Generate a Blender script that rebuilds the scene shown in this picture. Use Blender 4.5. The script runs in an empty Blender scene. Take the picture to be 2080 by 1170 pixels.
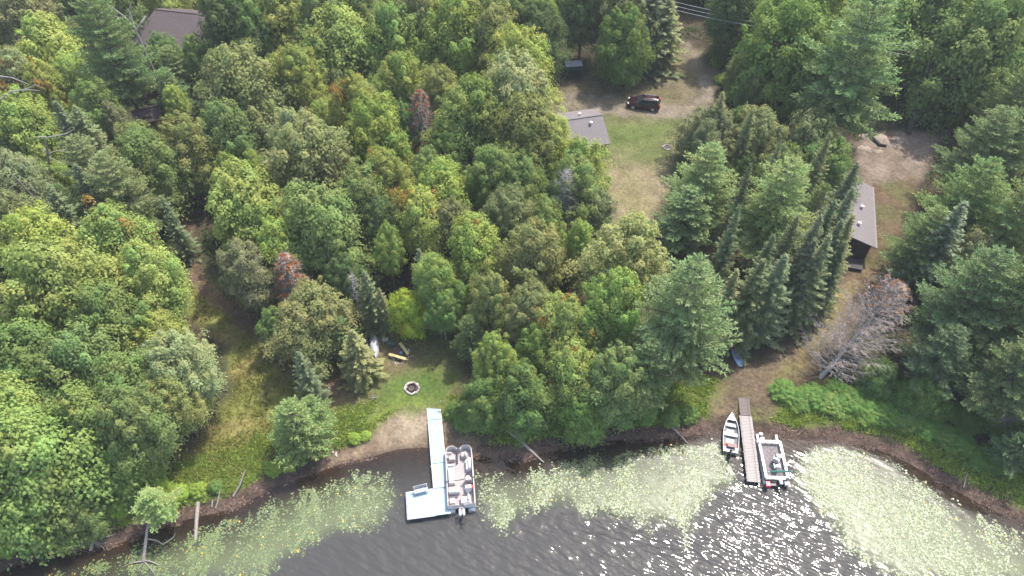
import bpy, bmesh, math, random
import numpy as np
from mathutils import Vector, Matrix

# ------------------------------------------------------------------ camera, sky, sun, exposure
SC = bpy.context.scene
COL = SC.collection
FPX, PITCH, CAMH = 1500.0, math.radians(49), 60.0      # focal length in photo pixels (2080 wide), tilt below the horizon, height in metres
cam_data = bpy.data.cameras.new('camera')
cam_data.sensor_width = 36.0
cam_data.lens = 36.0 * FPX / 2080.0
cam_data.clip_start, cam_data.clip_end = 0.5, 6000
cam = bpy.data.objects.new('camera', cam_data)
cam.location = (0, 0, CAMH)
cam.rotation_euler = (math.pi / 2 - PITCH, 0, 0)
COL.objects.link(cam)
SC.camera = cam

SUN_EL, SUN_AZ = math.radians(62.0), math.radians(41.0)  # azimuth clockwise from +Y (away from the camera)
world = bpy.data.worlds.new('World')
SC.world = world
world.use_nodes = True
wn = world.node_tree
sky = wn.nodes.new('ShaderNodeTexSky')
sky.sky_type = 'NISHITA'
sky.sun_disc = False
sky.sun_elevation = SUN_EL
sky.sun_rotation = SUN_AZ
sky.air_density, sky.dust_density, sky.ozone_density = 1.0, 2.5, 1.0
bgn = wn.nodes['Background']
bgn.inputs['Strength'].default_value = 0.15
wn.links.new(sky.outputs[0], bgn.inputs[0])
sd = bpy.data.lights.new('sun', 'SUN')
sd.energy, sd.angle, sd.color = 2.4, math.radians(0.53), (1.0, 0.95, 0.87)
sun = bpy.data.objects.new('sun', sd)
sdir = Vector((math.sin(SUN_AZ) * math.cos(SUN_EL), math.cos(SUN_AZ) * math.cos(SUN_EL), math.sin(SUN_EL)))
sun.rotation_euler = (-sdir).to_track_quat('-Z', 'Y').to_euler()
sun.location = sdir * 200
COL.objects.link(sun)
SC.view_settings.view_transform = 'Standard'
SC.view_settings.look = 'None'
SC.view_settings.gamma = 1.0
SC.view_settings.exposure = 1.42
SC.render.engine = 'CYCLES'
SC.cycles.max_bounces = 6
SC.cycles.transparent_max_bounces = 8
SC.cycles.transmission_bounces = 4

# ------------------------------------------------------------------ helpers: pixels to places
CP, SP = math.cos(PITCH), math.sin(PITCH)
def ray(px, py):
    u, v = (px - 1040) / FPX, (585 - py) / FPX
    return np.array([u, CP + v * SP, -SP + v * CP])
def W(px, py, z=0.0):
    d = ray(px, py)
    t = (z - CAMH) / d[2]
    return np.array([d[0] * t, d[1] * t, z])
def depth_of(p):
    return p[1] * CP - (p[2] - CAMH) * SP
def proj(p):
    d = depth_of(p)
    return 1040 + FPX * p[0] / d, 585 - FPX * (p[1] * SP + (p[2] - CAMH) * CP) / d

def lin(c):
    return tuple((x / 12.92 if x <= 0.04045 else ((x + 0.055) / 1.055) ** 2.4) for x in c)
def hx(h, k=1.0):
    c = lin([int(h[i:i + 2], 16) / 255 for i in (0, 2, 4)])
    return tuple(min(0.95, x * k) for x in c)

# shoreline traced on the photograph, as y(x) on the water plane
SHORE_PX = [(0,1164),(96,1130),(219,1112),(300,1085),(383,1056),(478,1034),(560,990),(640,962),(700,942),(760,928),(800,915),(860,910),
            (905,915),(960,925),(1000,933),(1060,938),(1110,920),(1180,905),(1260,895),(1330,893),(1400,888),(1440,880),(1480,876),
            (1540,882),(1600,890),(1640,898),(1690,893),(1740,903),(1800,920),(1860,950),(1900,975),(1950,1003),(2000,1030),(2080,1066)]
_s = [W(*p) for p in SHORE_PX]
SX = np.array([-400, -120, -65] + [p[0] for p in _s] + [60, 110, 400])
SY = np.array([-200, -6, 14] + [p[1] for p in _s] + [20, 2, -120])
def wob(x, y, s=1.0, seed=0):
    r = np.random.RandomState(seed + 77)
    o = 0
    for k in range(7):
        a = r.rand() * 6.28; f = (0.35 + 1.2 * r.rand()) / s
        o = o + np.sin((x * math.cos(a) + y * math.sin(a)) * f + r.rand() * 6.28)
    return o / 7
def shore_d(x, y):
    ys = np.interp(x, SX, SY)
    sl = (np.interp(x + 1, SX, SY) - np.interp(x - 1, SX, SY)) / 2
    return (y - ys) / np.sqrt(1 + sl * sl)
def sst(a, b, x):
    t = np.clip((x - a) / (b - a), 0, 1)
    return t * t * (3 - 2 * t)
def gz(x, y):
    d = shore_d(x, y)
    z = np.where(d < 0, np.maximum(-2.5, d * 0.13) - 0.015, 0.10 * np.clip(d, 0, 1.6))
    z = z + 0.38 * sst(1.2, 4.5, d) + 0.012 * np.clip(d - 3, 0, 90)
    return z + 0.05 * wob(x, y, 0.7, 3) * sst(0.3, 3, d) + 0.25 * wob(x, y, 5, 4) * sst(8, 30, d)
def G(px, py):
    z = 0.5
    for _ in range(6):
        p = W(px, py, z); z = float(gz(p[0], p[1]))
    return np.array([p[0], p[1], z])

# ------------------------------------------------------------------ helpers: objects
def tag(o, label=None, cat=None, group=None, kind=None):
    if label: o['label'] = label
    if cat: o['category'] = cat
    if group: o['group'] = group
    if kind: o['kind'] = kind
    return o
def empty(name, loc, rz=0.0, label=None, cat=None, group=None):
    o = bpy.data.objects.new(name, None)
    o.empty_display_size = 0.3
    COL.objects.link(o)
    o.location = loc; o.rotation_euler = (0, 0, rz)
    return tag(o, label, cat, group)
def link(name, me, mat=None, parent=None, loc=None, rot=None, scale=None):
    o = bpy.data.objects.new(name, me)
    COL.objects.link(o)
    if mat is not None and not me.materials: me.materials.append(mat)
    if parent is not None: o.parent = parent
    if loc is not None: o.location = loc
    if rot is not None: o.rotation_euler = rot
    if scale is not None: o.scale = scale
    return o
def np_mesh(name, V, faces, attrs=None, smooth=False, mat=None):
    """V (n,3), faces (m,k) with one k"""
    me = bpy.data.meshes.new(name)
    V = np.asarray(V, np.float32); Fc = np.asarray(faces, np.int32)
    m, k = Fc.shape
    me.vertices.add(len(V)); me.vertices.foreach_set('co', V.ravel())
    me.loops.add(m * k); me.loops.foreach_set('vertex_index', Fc.ravel())
    me.polygons.add(m); me.polygons.foreach_set('loop_start', np.arange(0, m * k, k, dtype=np.int32))
    me.polygons.foreach_set('loop_total', np.full(m, k, np.int32))
    me.polygons.foreach_set('use_smooth', np.full(m, smooth))
    for an, (typ, data) in (attrs or {}).items():
        a = me.attributes.new(an, typ, 'POINT')
        a.data.foreach_set('color' if typ == 'FLOAT_COLOR' else 'value', np.asarray(data, np.float32).ravel())
    me.update(calc_edges=True)
    if mat is not None: me.materials.append(mat)
    return me

class MB:
    """collects simple shapes; build() links them as ONE mesh object"""
    def __init__(s): s.v, s.f = [], []
    def add(s, v, f):
        b = len(s.v); s.v += [tuple(map(float, p)) for p in v]; s.f += [tuple(i + b for i in q) for q in f]; return s
    def box(s, c, size, rz=0.0, m=None, taper=1.0):
        hx_, hy, hz = size[0] / 2, size[1] / 2, size[2] / 2
        M = m or Matrix.Rotation(rz, 3, 'Z')
        v = []
        for z in (-hz, hz):
            k = taper if z > 0 else 1
            for x, y in ((-hx_, -hy), (hx_, -hy), (hx_, hy), (-hx_, hy)):
                v.append(M @ Vector((x * k, y * k, z)) + Vector(c))
        return s.add(v, [(3, 2, 1, 0), (4, 5, 6, 7), (0, 1, 5, 4), (1, 2, 6, 5), (2, 3, 7, 6), (3, 0, 4, 7)])
    def tube(s, pts, rad, n=8, cap=True):
        pts = [Vector(p) for p in pts]
        if not hasattr(rad, '__len__'): rad = [rad] * len(pts)
        v, f = [], []
        u = None
        for i, p in enumerate(pts):
            t = (pts[min(i + 1, len(pts) - 1)] - pts[max(i - 1, 0)]).normalized()
            if u is None: u = t.orthogonal().normalized()
            u = (u - t * u.dot(t)); u = u.normalized() if u.length > 1e-6 else t.orthogonal().normalized()
            w = t.cross(u)
            for k in range(n):
                a = 2 * math.pi * k / n
                v.append(p + (u * math.cos(a) + w * math.sin(a)) * rad[i])
        for i in range(len(pts) - 1):
            for k in range(n):
                f.append((i * n + k, i * n + (k + 1) % n, (i + 1) * n + (k + 1) % n, (i + 1) * n + k))
        if cap:
            f.append(tuple(range(n - 1, -1, -1))); f.append(tuple(range((len(pts) - 1) * n, len(pts) * n)))
        return s.add(v, f)
    def prism(s, poly, z0, z1):
        n = len(poly)
        v = [(x, y, z0) for x, y in poly] + [(x, y, z1) for x, y in poly]
        f = [tuple(range(n - 1, -1, -1)), tuple(range(n, 2 * n))] + [(i, (i + 1) % n, n + (i + 1) % n, n + i) for i in range(n)]
        return s.add(v, f)
    def wall(s, path, th, z0, z1, closed=False):
        """upright band following a path"""
        P = [Vector((p[0], p[1])) for p in path]; n = len(P); L, R = [], []
        for i in range(n):
            a = P[i - 1] if (i > 0 or closed) else P[i]; b = P[(i + 1) % n] if (i < n - 1 or closed) else P[i]
            t = (b - a).normalized(); nn = Vector((-t.y, t.x)) * th / 2
            L.append(P[i] + nn); R.append(P[i] - nn)
        v = [(p.x, p.y, z) for z in (z0, z1) for S in (L, R) for p in S]
        f = []
        for i in range(n if closed else n - 1):
            j = (i + 1) % n
            f += [(i, j, 2 * n + j, 2 * n + i), (n + j, n + i, 3 * n + i, 3 * n + j), (2 * n + i, 2 * n + j, 3 * n + j, 3 * n + i), (j, i, n + i, n + j)]
        if not closed:
            f += [(0, 2 * n, 3 * n, n), (n - 1, 2 * n - 1, 4 * n - 1, 3 * n - 1)]
        return s.add(v, f)
    def rock(s, c, r, seed=0):
        rn = random.Random(seed); bm = bmesh.new(); bmesh.ops.create_icosphere(bm, subdivisions=1, radius=1)
        v = [(c[0] + p.co.x * r[0] * rn.uniform(.75, 1.15), c[1] + p.co.y * r[1] * rn.uniform(.75, 1.15), c[2] + p.co.z * r[2] * rn.uniform(.75, 1.1)) for p in bm.verts]
        f = [tuple(q.index for q in fc.verts) for fc in bm.faces]; bm.free()
        return s.add(v, f)
    def mesh(s, name, mat=None, smooth=False):
        me = bpy.data.meshes.new(name); me.from_pydata(s.v, [], s.f); me.update()
        if smooth: me.polygons.foreach_set('use_smooth', [True] * len(me.polygons))
        if mat is not None: me.materials.append(mat)
        return me
    def build(s, name, mat, parent=None, bevel=0.0, smooth=False, loc=None, rz=None):
        o = link(name, s.mesh(name, mat, smooth), None, parent, loc, (0, 0, rz) if rz is not None else None)
        if bevel:
            b = o.modifiers.new('bevel', 'BEVEL'); b.width = bevel; b.segments = 2; b.limit_method = 'ANGLE'
        return o

# ------------------------------------------------------------------ helpers: materials
MATS = {}
def nodes(name):
    m = bpy.data.materials.new(name); m.use_nodes = True
    nt = m.node_tree; return m, nt, nt.nodes['Principled BSDF'], nt.nodes.new, nt.links.new
def mat(name, col, rough=0.6, metal=0.0, var=0.18, scale=6.0, bump=0.0, spec=0.5, stain=None, coords='Object'):
    if name in MATS: return MATS[name]
    m, nt, b, N, L = nodes(name)
    tc = N('ShaderNodeTexCoord')
    nz = N('ShaderNodeTexNoise'); nz.inputs['Scale'].default_value = scale; nz.inputs['Detail'].default_value = 5
    L(tc.outputs[coords], nz.inputs['Vector'])
    mx = N('ShaderNodeMix'); mx.data_type = 'RGBA'
    c2 = stain or tuple(x * (1 - 2 * var) for x in col)
    mx.inputs[6].default_value = (*[min(1, x * (1 + var)) for x in col], 1); mx.inputs[7].default_value = (*c2, 1)
    mr = N('ShaderNodeMapRange'); mr.inputs[1].default_value = .35; mr.inputs[2].default_value = .7
    L(nz.outputs[0], mr.inputs[0]); L(mr.outputs[0], mx.inputs[0]); L(mx.outputs[2], b.inputs['Base Color'])
    b.inputs['Roughness'].default_value = rough; b.inputs['Metallic'].default_value = metal
    b.inputs['Specular IOR Level'].default_value = spec
    if bump:
        bp = N('ShaderNodeBump'); bp.inputs['Distance'].default_value = bump; bp.inputs['Strength'].default_value = .6
        L(nz.outputs[0], bp.inputs['Height']); L(bp.outputs[0], b.inputs['Normal'])
    MATS[name] = m
    return m

def leaf_mat(name, trans=0.36, gloss=0.012, spread=0.38):
    m, nt, b, N, L = nodes(name)
    nt.nodes.remove(b)
    out = nt.nodes['Material Output']
    oi = N('ShaderNodeObjectInfo')
    av = N('ShaderNodeAttribute'); av.attribute_name = 'var'
    al = N('ShaderNodeAttribute'); al.attribute_name = 'lobe'
    # brightness per leaf spray
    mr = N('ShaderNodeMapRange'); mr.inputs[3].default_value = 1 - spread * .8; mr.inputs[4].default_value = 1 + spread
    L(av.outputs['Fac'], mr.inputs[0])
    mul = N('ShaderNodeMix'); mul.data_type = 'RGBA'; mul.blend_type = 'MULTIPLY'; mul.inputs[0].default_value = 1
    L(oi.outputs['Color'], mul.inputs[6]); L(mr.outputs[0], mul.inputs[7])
    # hue drift per bough
    hs = N('ShaderNodeHueSaturation')
    hr = N('ShaderNodeMapRange'); hr.inputs[3].default_value = .475; hr.inputs[4].default_value = .52
    L(al.outputs['Fac'], hr.inputs[0]); L(hr.outputs[0], hs.inputs['Hue'])
    L(mul.outputs[2], hs.inputs['Color'])
    # some boughs have turned: those whose number exceeds the object's alpha
    gt = N('ShaderNodeMath'); gt.operation = 'GREATER_THAN'
    L(al.outputs['Fac'], gt.inputs[0]); L(oi.outputs['Alpha'], gt.inputs[1])
    am = N('ShaderNodeMix'); am.data_type = 'RGBA'
    am.inputs[7].default_value = (0.36, 0.17, 0.04, 1)
    sf = N('ShaderNodeMath'); sf.operation = 'MULTIPLY'; sf.inputs[1].default_value = .8
    L(gt.outputs[0], sf.inputs[0]); L(sf.outputs[0], am.inputs[0]); L(hs.outputs[0], am.inputs[6])
    df = N('ShaderNodeBsdfDiffuse'); tr = N('ShaderNodeBsdfTranslucent'); gl = N('ShaderNodeBsdfGlossy')
    gl.inputs['Roughness'].default_value = .6
    tw = N('ShaderNodeMix'); tw.data_type = 'RGBA'; tw.blend_type = 'MULTIPLY'; tw.inputs[0].default_value = 1
    tw.inputs[7].default_value = (1.25, 1.25, .7, 1)
    L(am.outputs[2], df.inputs[0]); L(am.outputs[2], tw.inputs[6]); L(tw.outputs[2], tr.inputs[0])
    m1 = N('ShaderNodeMixShader'); m1.inputs[0].default_value = trans
    L(df.outputs[0], m1.inputs[1]); L(tr.outputs[0], m1.inputs[2])
    m2 = N('ShaderNodeMixShader'); m2.inputs[0].default_value = gloss
    L(m1.outputs[0], m2.inputs[1]); L(gl.outputs[0], m2.inputs[2])
    L(m2.outputs[0], out.inputs[0])
    return m
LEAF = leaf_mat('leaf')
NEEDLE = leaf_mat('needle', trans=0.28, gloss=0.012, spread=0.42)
BARK = mat('bark', (0.075, 0.062, 0.052), .9, scale=12, bump=.02)
BARK_GREY = mat('bark_grey', (0.19, 0.175, 0.165), .9, scale=10, bump=.02)
DEADWOOD = mat('deadwood', (0.30, 0.275, 0.25), .85, scale=9, bump=.01)
DRIFT = mat('driftwood', (0.27, 0.23, 0.20), .85, scale=9, bump=.01)
# ------------------------------------------------------------------ the ground
def axis(a, b, step, far):
    core = list(np.arange(a, b + 1e-6, step)); lo, hi = [], []
    s = step
    x = core[0]
    while x > -far: s *= 1.35; x -= s; lo.append(x)
    s = step; x = core[-1]
    while x < far: s *= 1.35; x += s; hi.append(x)
    return np.array(lo[::-1] + core + hi)
def grid(xs, ys):
    nx, ny = len(xs), len(ys)
    X, Y = np.meshgrid(xs, ys)
    i = np.arange(nx * ny).reshape(ny, nx)
    Q = np.stack([i[:-1, :-1], i[:-1, 1:], i[1:, 1:], i[1:, :-1]], -1).reshape(-1, 4)
    return X.ravel(), Y.ravel(), Q
def poly_sd(poly, x, y):
    """signed distance, positive inside"""
    P = np.array(poly); ins = np.zeros(len(x), bool); dm = np.full(len(x), 1e9)
    for i in range(len(P)):
        (x0, y0), (x1, y1) = P[i - 1], P[i]
        c = ((y0 > y) != (y1 > y))
        with np.errstate(divide='ignore', invalid='ignore'):
            ins ^= c & (x < (x1 - x0) * (y - y0) / (y1 - y0) + x0)
        ex, ey = x1 - x0, y1 - y0
        t = np.clip(((x - x0) * ex + (y - y0) * ey) / (ex * ex + ey * ey + 1e-9), 0, 1)
        dm = np.minimum(dm, np.hypot(x - x0 - t * ex, y - y0 - t * ey))
    return np.where(ins, dm, -dm)
def GP(pts): return [tuple(G(*p)[:2]) for p in pts]

REG = {
 'meadow':   [(350,590),(420,560),(500,640),(590,700),(640,780),(600,870),(560,950),(480,1005),(360,1010),(330,960),(420,880),(470,800),(470,700),(390,650)],
 'path':     [(355,445),(385,440),(405,520),(430,580),(490,620),(560,690),(640,730),(700,740),(690,830),(620,800),(540,715),(460,640),(395,590),(365,500)],
 'yard':     [(640,700),(740,660),(830,660),(950,650),(950,760),(900,870),(780,860),(690,910),(640,900),(600,800)],
 'lawn':     [(740,860),(775,805),(800,765),(860,748),(905,752),(935,770),(905,838),(868,836),(800,834),(760,856)],
 'beach':    [(800,838),(872,832),(930,870),(1010,885),(960,928),(860,915),(740,932),(650,955),(660,925),(740,890)],
 'glade':    [(1110,190),(1190,160),(1200,120),(1290,110),(1390,90),(1450,110),(1460,200),(1410,240),(1390,340),(1320,455),(1240,470),(1200,400),(1180,300),(1110,250)],
 'greenlawn':[(1225,235),(1400,240),(1385,300),(1350,330),(1235,350),(1225,300)],
 'drylawn':  [(1235,345),(1350,330),(1390,300),(1385,340),(1310,455),(1235,470)],
 'road':     [(1385,85),(1415,100),(1455,190),(1440,225),(1400,242),(1290,238),(1220,228),(1150,232),(1110,250),(1105,200),(1160,185),(1280,205),(1390,215),(1425,190)],
 'dirtyard': [(1740,285),(1800,265),(1890,268),(1985,215),(2010,240),(1900,300),(1880,350),(1860,370),(1740,385)],
 'sideyard': [(1740,380),(1860,360),(1850,420),(1830,470),(1815,540),(1790,580),(1720,600),(1700,570),(1770,510)],
 'track':    [(1700,570),(1790,560),(1800,600),(1740,650),(1700,720),(1620,790),(1560,850),(1450,855),(1440,830),(1470,760),(1560,730),(1640,650)],
 'tracklight':[(1690,590),(1740,580),(1700,640),(1690,700),(1620,760),(1570,800),(1560,790),(1640,700)],
 'cabinyard':[(500,110),(600,90),(560,200),(500,190)],
}
RW = {k: GP(v) for k, v in REG.items()}
KEEPPX = [[np.array(p) for p in v] for k, v in REG.items() if k not in ('cabinyard',)]
xs = axis(-96, 96, 0.42, 2600); ys = axis(10, 128, 0.42, 2600)
gx, gy, gq = grid(xs, ys)
gzv = gz(gx, gy)
gd = shore_d(gx, gy)
wx = gx + 0.8 * wob(gx, gy, .5, 11); wy = gy + 0.8 * wob(gx, gy, .5, 12)
base = np.tile(np.array([0.060, 0.046, 0.030]), (len(gx), 1))
gn = wob(gx, gy, 1.6, 21)[:, None]
base = base * (1 + .5 * gn) + np.array([-.01, .012, -.004]) * sst(-.2, .5, wob(gx, gy, 3, 22))[:, None]
def paint(name, col, col2=None, feather=1.2, ns=1.2, seed=1, op=1.0):
    global base
    sdv = poly_sd(RW[name], wx, wy)
    w = (sst(-feather * .5, feather * .5, sdv) * op)[:, None]
    c = np.array(col)[None, :]
    if col2 is not None:
        t = sst(-.35, .35, wob(gx, gy, ns, seed))[:, None]
        c = c * (1 - t) + np.array(col2)[None, :] * t
    base = base * (1 - w) + c * w
paint('cabinyard', (.10, .075, .05))
paint('glade', (.115, .10, .05), (.15, .125, .075), 2.5, 1.2, 5)
paint('greenlawn', (.095, .125, .035), (.14, .14, .06), 3.5, 1.5, 6)
paint('drylawn', (.19, .165, .085), (.215, .175, .11), 3.5, .9, 7)
paint('road', (.20, .165, .125), (.16, .135, .09), 1.2, .8, 8)
paint('dirtyard', (.17, .13, .10), (.215, .17, .135), 1.5, .7, 9)
paint('sideyard', (.11, .10, .045), (.13, .085, .055), 2, 1.0, 10)
paint('track', (.12, .09, .055), (.145, .105, .07), 1.8, .8, 13)
paint('tracklight', (.20, .155, .07), (.17, .15, .06), 2, .7, 14)
paint('meadow', (.175, .185, .05), (.195, .165, .06), 1.8, .8, 15)
paint('yard', (.135, .112, .055), (.12, .125, .045), 1.6, 1.2, 16)
paint('path', (.115, .08, .052), (.14, .095, .06), 1.0, .8, 17)
paint('lawn', (.08, .125, .028), (.115, .14, .04), 2.6, 1.1, 18)
# grassy bank, then bare mud along the water
bw = (sst(.9, 1.9, gd + .5 * wob(gx, gy, .35, 31)) * (1 - sst(3.6, 6.5, gd + wob(gx, gy, .6, 32))))[:, None]
tr_gap = np.maximum(sst(-1, 1.5, poly_sd(RW['track'], wx, wy)), sst(-1, 1, poly_sd(RW['beach'], wx, wy)))[:, None]
bw = bw * (1 - tr_gap)
base = base * (1 - .75 * bw) + np.array([.15, .185, .04]) * .75 * bw
mw = (1 - sst(.9, 1.8, gd + .45 * wob(gx, gy, .3, 33)))[:, None]
mt = sst(-.2, .3, wob(gx, gy, .25, 34))[:, None]
mud = np.array([.105, .072, .055]) * (1 - mt) + np.array([.055, .038, .030]) * mt
under = np.array([.07, .052, .035])
uw = sst(0, -.8, gd)[:, None]
mud = mud * (1 - uw) + under * uw
base = base * (1 - mw) + mud * mw
bsd = poly_sd(RW['beach'], wx, wy)
sw = (sst(-.6, .9, bsd) * .95)[:, None]
bt = sst(-.15, .35, wob(gx, gy, .5, 35))[:, None]
bright = np.exp(-((gx - G(838, 850)[0]) ** 2 + (gy - G(838, 850)[1]) ** 2) / 5.0)[:, None]
snd = np.array([.20, .148, .098]) * (1 - bt) + np.array([.135, .098, .064]) * bt
snd = snd + (np.array([.42, .34, .24]) - snd) * bright * .8
snd = snd * (.55 + .45 * sst(-.5, .6, gd))[:, None]
base = base * (1 - sw) + snd * sw
mf = (1 - sst(30, 90, np.abs(gx) - 60))[:, None]
base = np.clip(base, .008, .6)
m, nt, b, N, L = nodes('ground')
at = N('ShaderNodeAttribute'); at.attribute_name = 'Col'
tc = N('ShaderNodeTexCoord')
n1 = N('ShaderNodeTexNoise'); n1.inputs['Scale'].default_value = 3.2; n1.inputs['Detail'].default_value = 9; n1.inputs['Roughness'].default_value = .72
L(tc.outputs['Object'], n1.inputs['Vector'])
mr = N('ShaderNodeMapRange'); mr.inputs[1].default_value = .3; mr.inputs[2].default_value = .7; mr.inputs[3].default_value = .52; mr.inputs[4].default_value = 1.45
L(n1.outputs[0], mr.inputs[0])
n2 = N('ShaderNodeTexNoise'); n2.inputs['Scale'].default_value = .7; n2.inputs['Detail'].default_value = 6; n2.inputs['Roughness'].default_value = .65
L(tc.outputs['Object'], n2.inputs['Vector'])
mr2 = N('ShaderNodeMapRange'); mr2.inputs[1].default_value = .35; mr2.inputs[2].default_value = .68; mr2.inputs[3].default_value = .72; mr2.inputs[4].default_value = 1.2
L(n2.outputs[0], mr2.inputs[0])
mq = N('ShaderNodeMath'); mq.operation = 'MULTIPLY'; L(mr.outputs[0], mq.inputs[0]); L(mr2.outputs[0], mq.inputs[1])
mm = N('ShaderNodeMix'); mm.data_type = 'RGBA'; mm.blend_type = 'MULTIPLY'; mm.inputs[0].default_value = 1
L(at.outputs['Color'], mm.inputs[6]); L(mq.outputs[0], mm.inputs[7]); L(mm.outputs[2], b.inputs['Base Color'])
bp = N('ShaderNodeBump'); bp.inputs['Distance'].default_value = .21; bp.inputs['Strength'].default_value = .8
L(n1.outputs[0], bp.inputs['Height']); L(bp.outputs[0], b.inputs['Normal'])
b.inputs['Roughness'].default_value = .95; b.inputs['Specular IOR Level'].default_value = .15
GROUND = m
V = np.stack([gx, gy, gzv], -1)
ground = link('ground', np_mesh('ground', V, gq, {'Col': ('FLOAT_COLOR', np.hstack([base, np.ones((len(base), 1))]))}, True, GROUND))
tag(ground, 'forest floor, lawns and dirt tracks running down to the muddy lake edge', 'ground', kind='structure')

# ------------------------------------------------------------------ the lake
PADS = {
 'a': [(60,1180),(230,1128),(300,1098),(400,1075),(500,1038),(560,1005),(640,985),(720,955),(790,955),(808,990),(805,1035),(770,1080),(690,1085),(640,1110),(580,1140),(540,1180)],
 'b': [(965,960),(1060,958),(1110,945),(1200,922),(1300,905),(1400,895),(1468,890),(1478,930),(1500,960),(1505,985),(1460,1000),(1440,1030),(1415,1060),(1408,1110),(1392,1120),(1380,1075),(1325,1065),(1318,1090),(1306,1080),(1290,1062),(1225,1045),(1190,1055),(1150,1030),(1105,1040),(1070,1045),(1042,1065),(1030,1100),(1020,1085),(985,1060),(972,1010)],
 'c': [(1612,935),(1650,903),(1700,900),(1750,908),(1810,930),(1860,965),(1920,1005),(2000,1045),(2120,1090),(2140,1200),(1830,1185),(1800,1170),(1760,1145),(1742,1155),(1735,1130),(1700,1100),(1690,1070),(1655,1040),(1640,1015),(1605,985)],
}
xs2 = axis(-60, 60, 0.8, 2600); ys2 = axis(2, 46, 0.8, 2600)
lx, ly, lq = grid(xs2, ys2)
keepq = (shore_d(lx, ly)[lq].min(1) < 1.5)
lq = lq[keepq]
used, inv = np.unique(lq.ravel(), return_inverse=True)
lx, ly, lq = lx[used], ly[used], inv.reshape(-1, 4)
dep = np.clip(-gz(lx, ly), 0, 3)
film = np.zeros(len(lx))
for _p in PADS.values(): film = np.maximum(film, sst(-.2, 1.6, poly_sd([tuple(W(*q)[:2]) for q in _p], lx, ly)))
m, nt, b, N, L = nodes('water'); nt.nodes.remove(b); out = nt.nodes['Material Output']
at = N('ShaderNodeAttribute'); at.attribute_name = 'depth'
tc = N('ShaderNodeTexCoord')
def ripple(rot, sc, detail, off):
    m0 = N('ShaderNodeMapping'); m0.inputs['Rotation'].default_value = (0, 0, rot); m0.inputs['Location'].default_value = off
    mp = N('ShaderNodeMapping'); mp.inputs['Scale'].default_value = sc
    L(tc.outputs['Object'], m0.inputs['Vector']); L(m0.outputs[0], mp.inputs['Vector'])
    nz = N('ShaderNodeTexNoise'); nz.inputs['Scale'].default_value = 1; nz.inputs['Detail'].default_value = detail; nz.inputs['Roughness'].default_value = .5
    L(mp.outputs[0], nz.inputs['Vector']); return nz
WROT = math.radians(28)
w1 = ripple(WROT, (.62, 1.6, 1), 1, (0, 0, 0)); w2 = ripple(WROT + .3, (1.9, 3.8, 1), 1, (5, 3, 0)); w3 = ripple(0, (.12, .12, 1), 2, (1, 1, 0))
ad = N('ShaderNodeMath'); ad.operation = 'MULTIPLY_ADD'; ad.inputs[1].default_value = .13
L(w2.outputs[0], ad.inputs[0]); L(w1.outputs[0], ad.inputs[2])
cal = N('ShaderNodeMapRange'); cal.inputs[1].default_value = .0; cal.inputs[2].default_value = .7; cal.inputs[3].default_value = .04; cal.inputs[4].default_value = 1   # calmer in the shallows
L(at.outputs['Fac'], cal.inputs[0])
hm = N('ShaderNodeMath'); hm.operation = 'MULTIPLY'; L(ad.outputs[0], hm.inputs[0]); L(cal.outputs[0], hm.inputs[1])
bp = N('ShaderNodeBump'); bp.inputs['Distance'].default_value = .21; bp.inputs['Strength'].default_value = 1.0
dm = N('ShaderNodeMapRange'); dm.inputs[3].default_value = 1; dm.inputs[4].default_value = .25
af2 = N('ShaderNodeAttribute'); af2.attribute_name = 'film'; L(af2.outputs['Fac'], dm.inputs[0])
h2 = N('ShaderNodeMath'); h2.operation = 'MULTIPLY'; L(hm.outputs[0], h2.inputs[0]); L(dm.outputs[0], h2.inputs[1])
L(h2.outputs[0], bp.inputs['Height'])
df = N('ShaderNodeBsdfDiffuse'); 
af = N('ShaderNodeAttribute'); af.attribute_name = 'film'
fm = N('ShaderNodeMix'); fm.data_type = 'RGBA'; fm.inputs[6].default_value = (.054, .052, .049, 1); fm.inputs[7].default_value = (.115, .13, .068, 1)   # open water, and the scummy film between the pads
L(af.outputs['Fac'], fm.inputs[0]); L(fm.outputs[2], df.inputs['Color'])
tp = N('ShaderNodeBsdfTransparent'); tp.inputs['Color'].default_value = (.62, .52, .40, 1)
mr = N('ShaderNodeMapRange'); mr.interpolation_type = 'SMOOTHSTEP'; mr.inputs[1].default_value = .0; mr.inputs[2].default_value = .75; mr.inputs[3].default_value = .12; mr.inputs[4].default_value = 1
L(at.outputs['Fac'], mr.inputs[0])
ms = N('ShaderNodeMixShader'); L(mr.outputs[0], ms.inputs[0]); L(tp.outputs[0], ms.inputs[1]); L(df.outputs[0], ms.inputs[2])
gl = N('ShaderNodeBsdfGlossy'); gl.inputs['Roughness'].default_value = .085; L(bp.outputs[0], gl.inputs['Normal'])
rr_ = N('ShaderNodeMapRange'); rr_.inputs[3].default_value = .085; rr_.inputs[4].default_value = .34; af3 = N('ShaderNodeAttribute'); af3.attribute_name = 'film'; L(af3.outputs['Fac'], rr_.inputs[0]); L(rr_.outputs[0], gl.inputs['Roughness'])
fr = N('ShaderNodeFresnel'); fr.inputs['IOR'].default_value = 1.34; L(bp.outputs[0], fr.inputs['Normal'])
m2 = N('ShaderNodeMixShader'); L(fr.outputs[0], m2.inputs[0]); L(ms.outputs[0], m2.inputs[1]); L(gl.outputs[0], m2.inputs[2])
L(m2.outputs[0], out.inputs[0])
WATER = m
lake = link('lake_water', np_mesh('lake_water', np.stack([lx, ly, np.zeros_like(lx)], -1), lq, {'depth': ('FLOAT', dep), 'film': ('FLOAT', film)}, True, WATER))
tag(lake, 'rippled grey lake water glinting in the sun', 'water', kind='structure')

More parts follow.
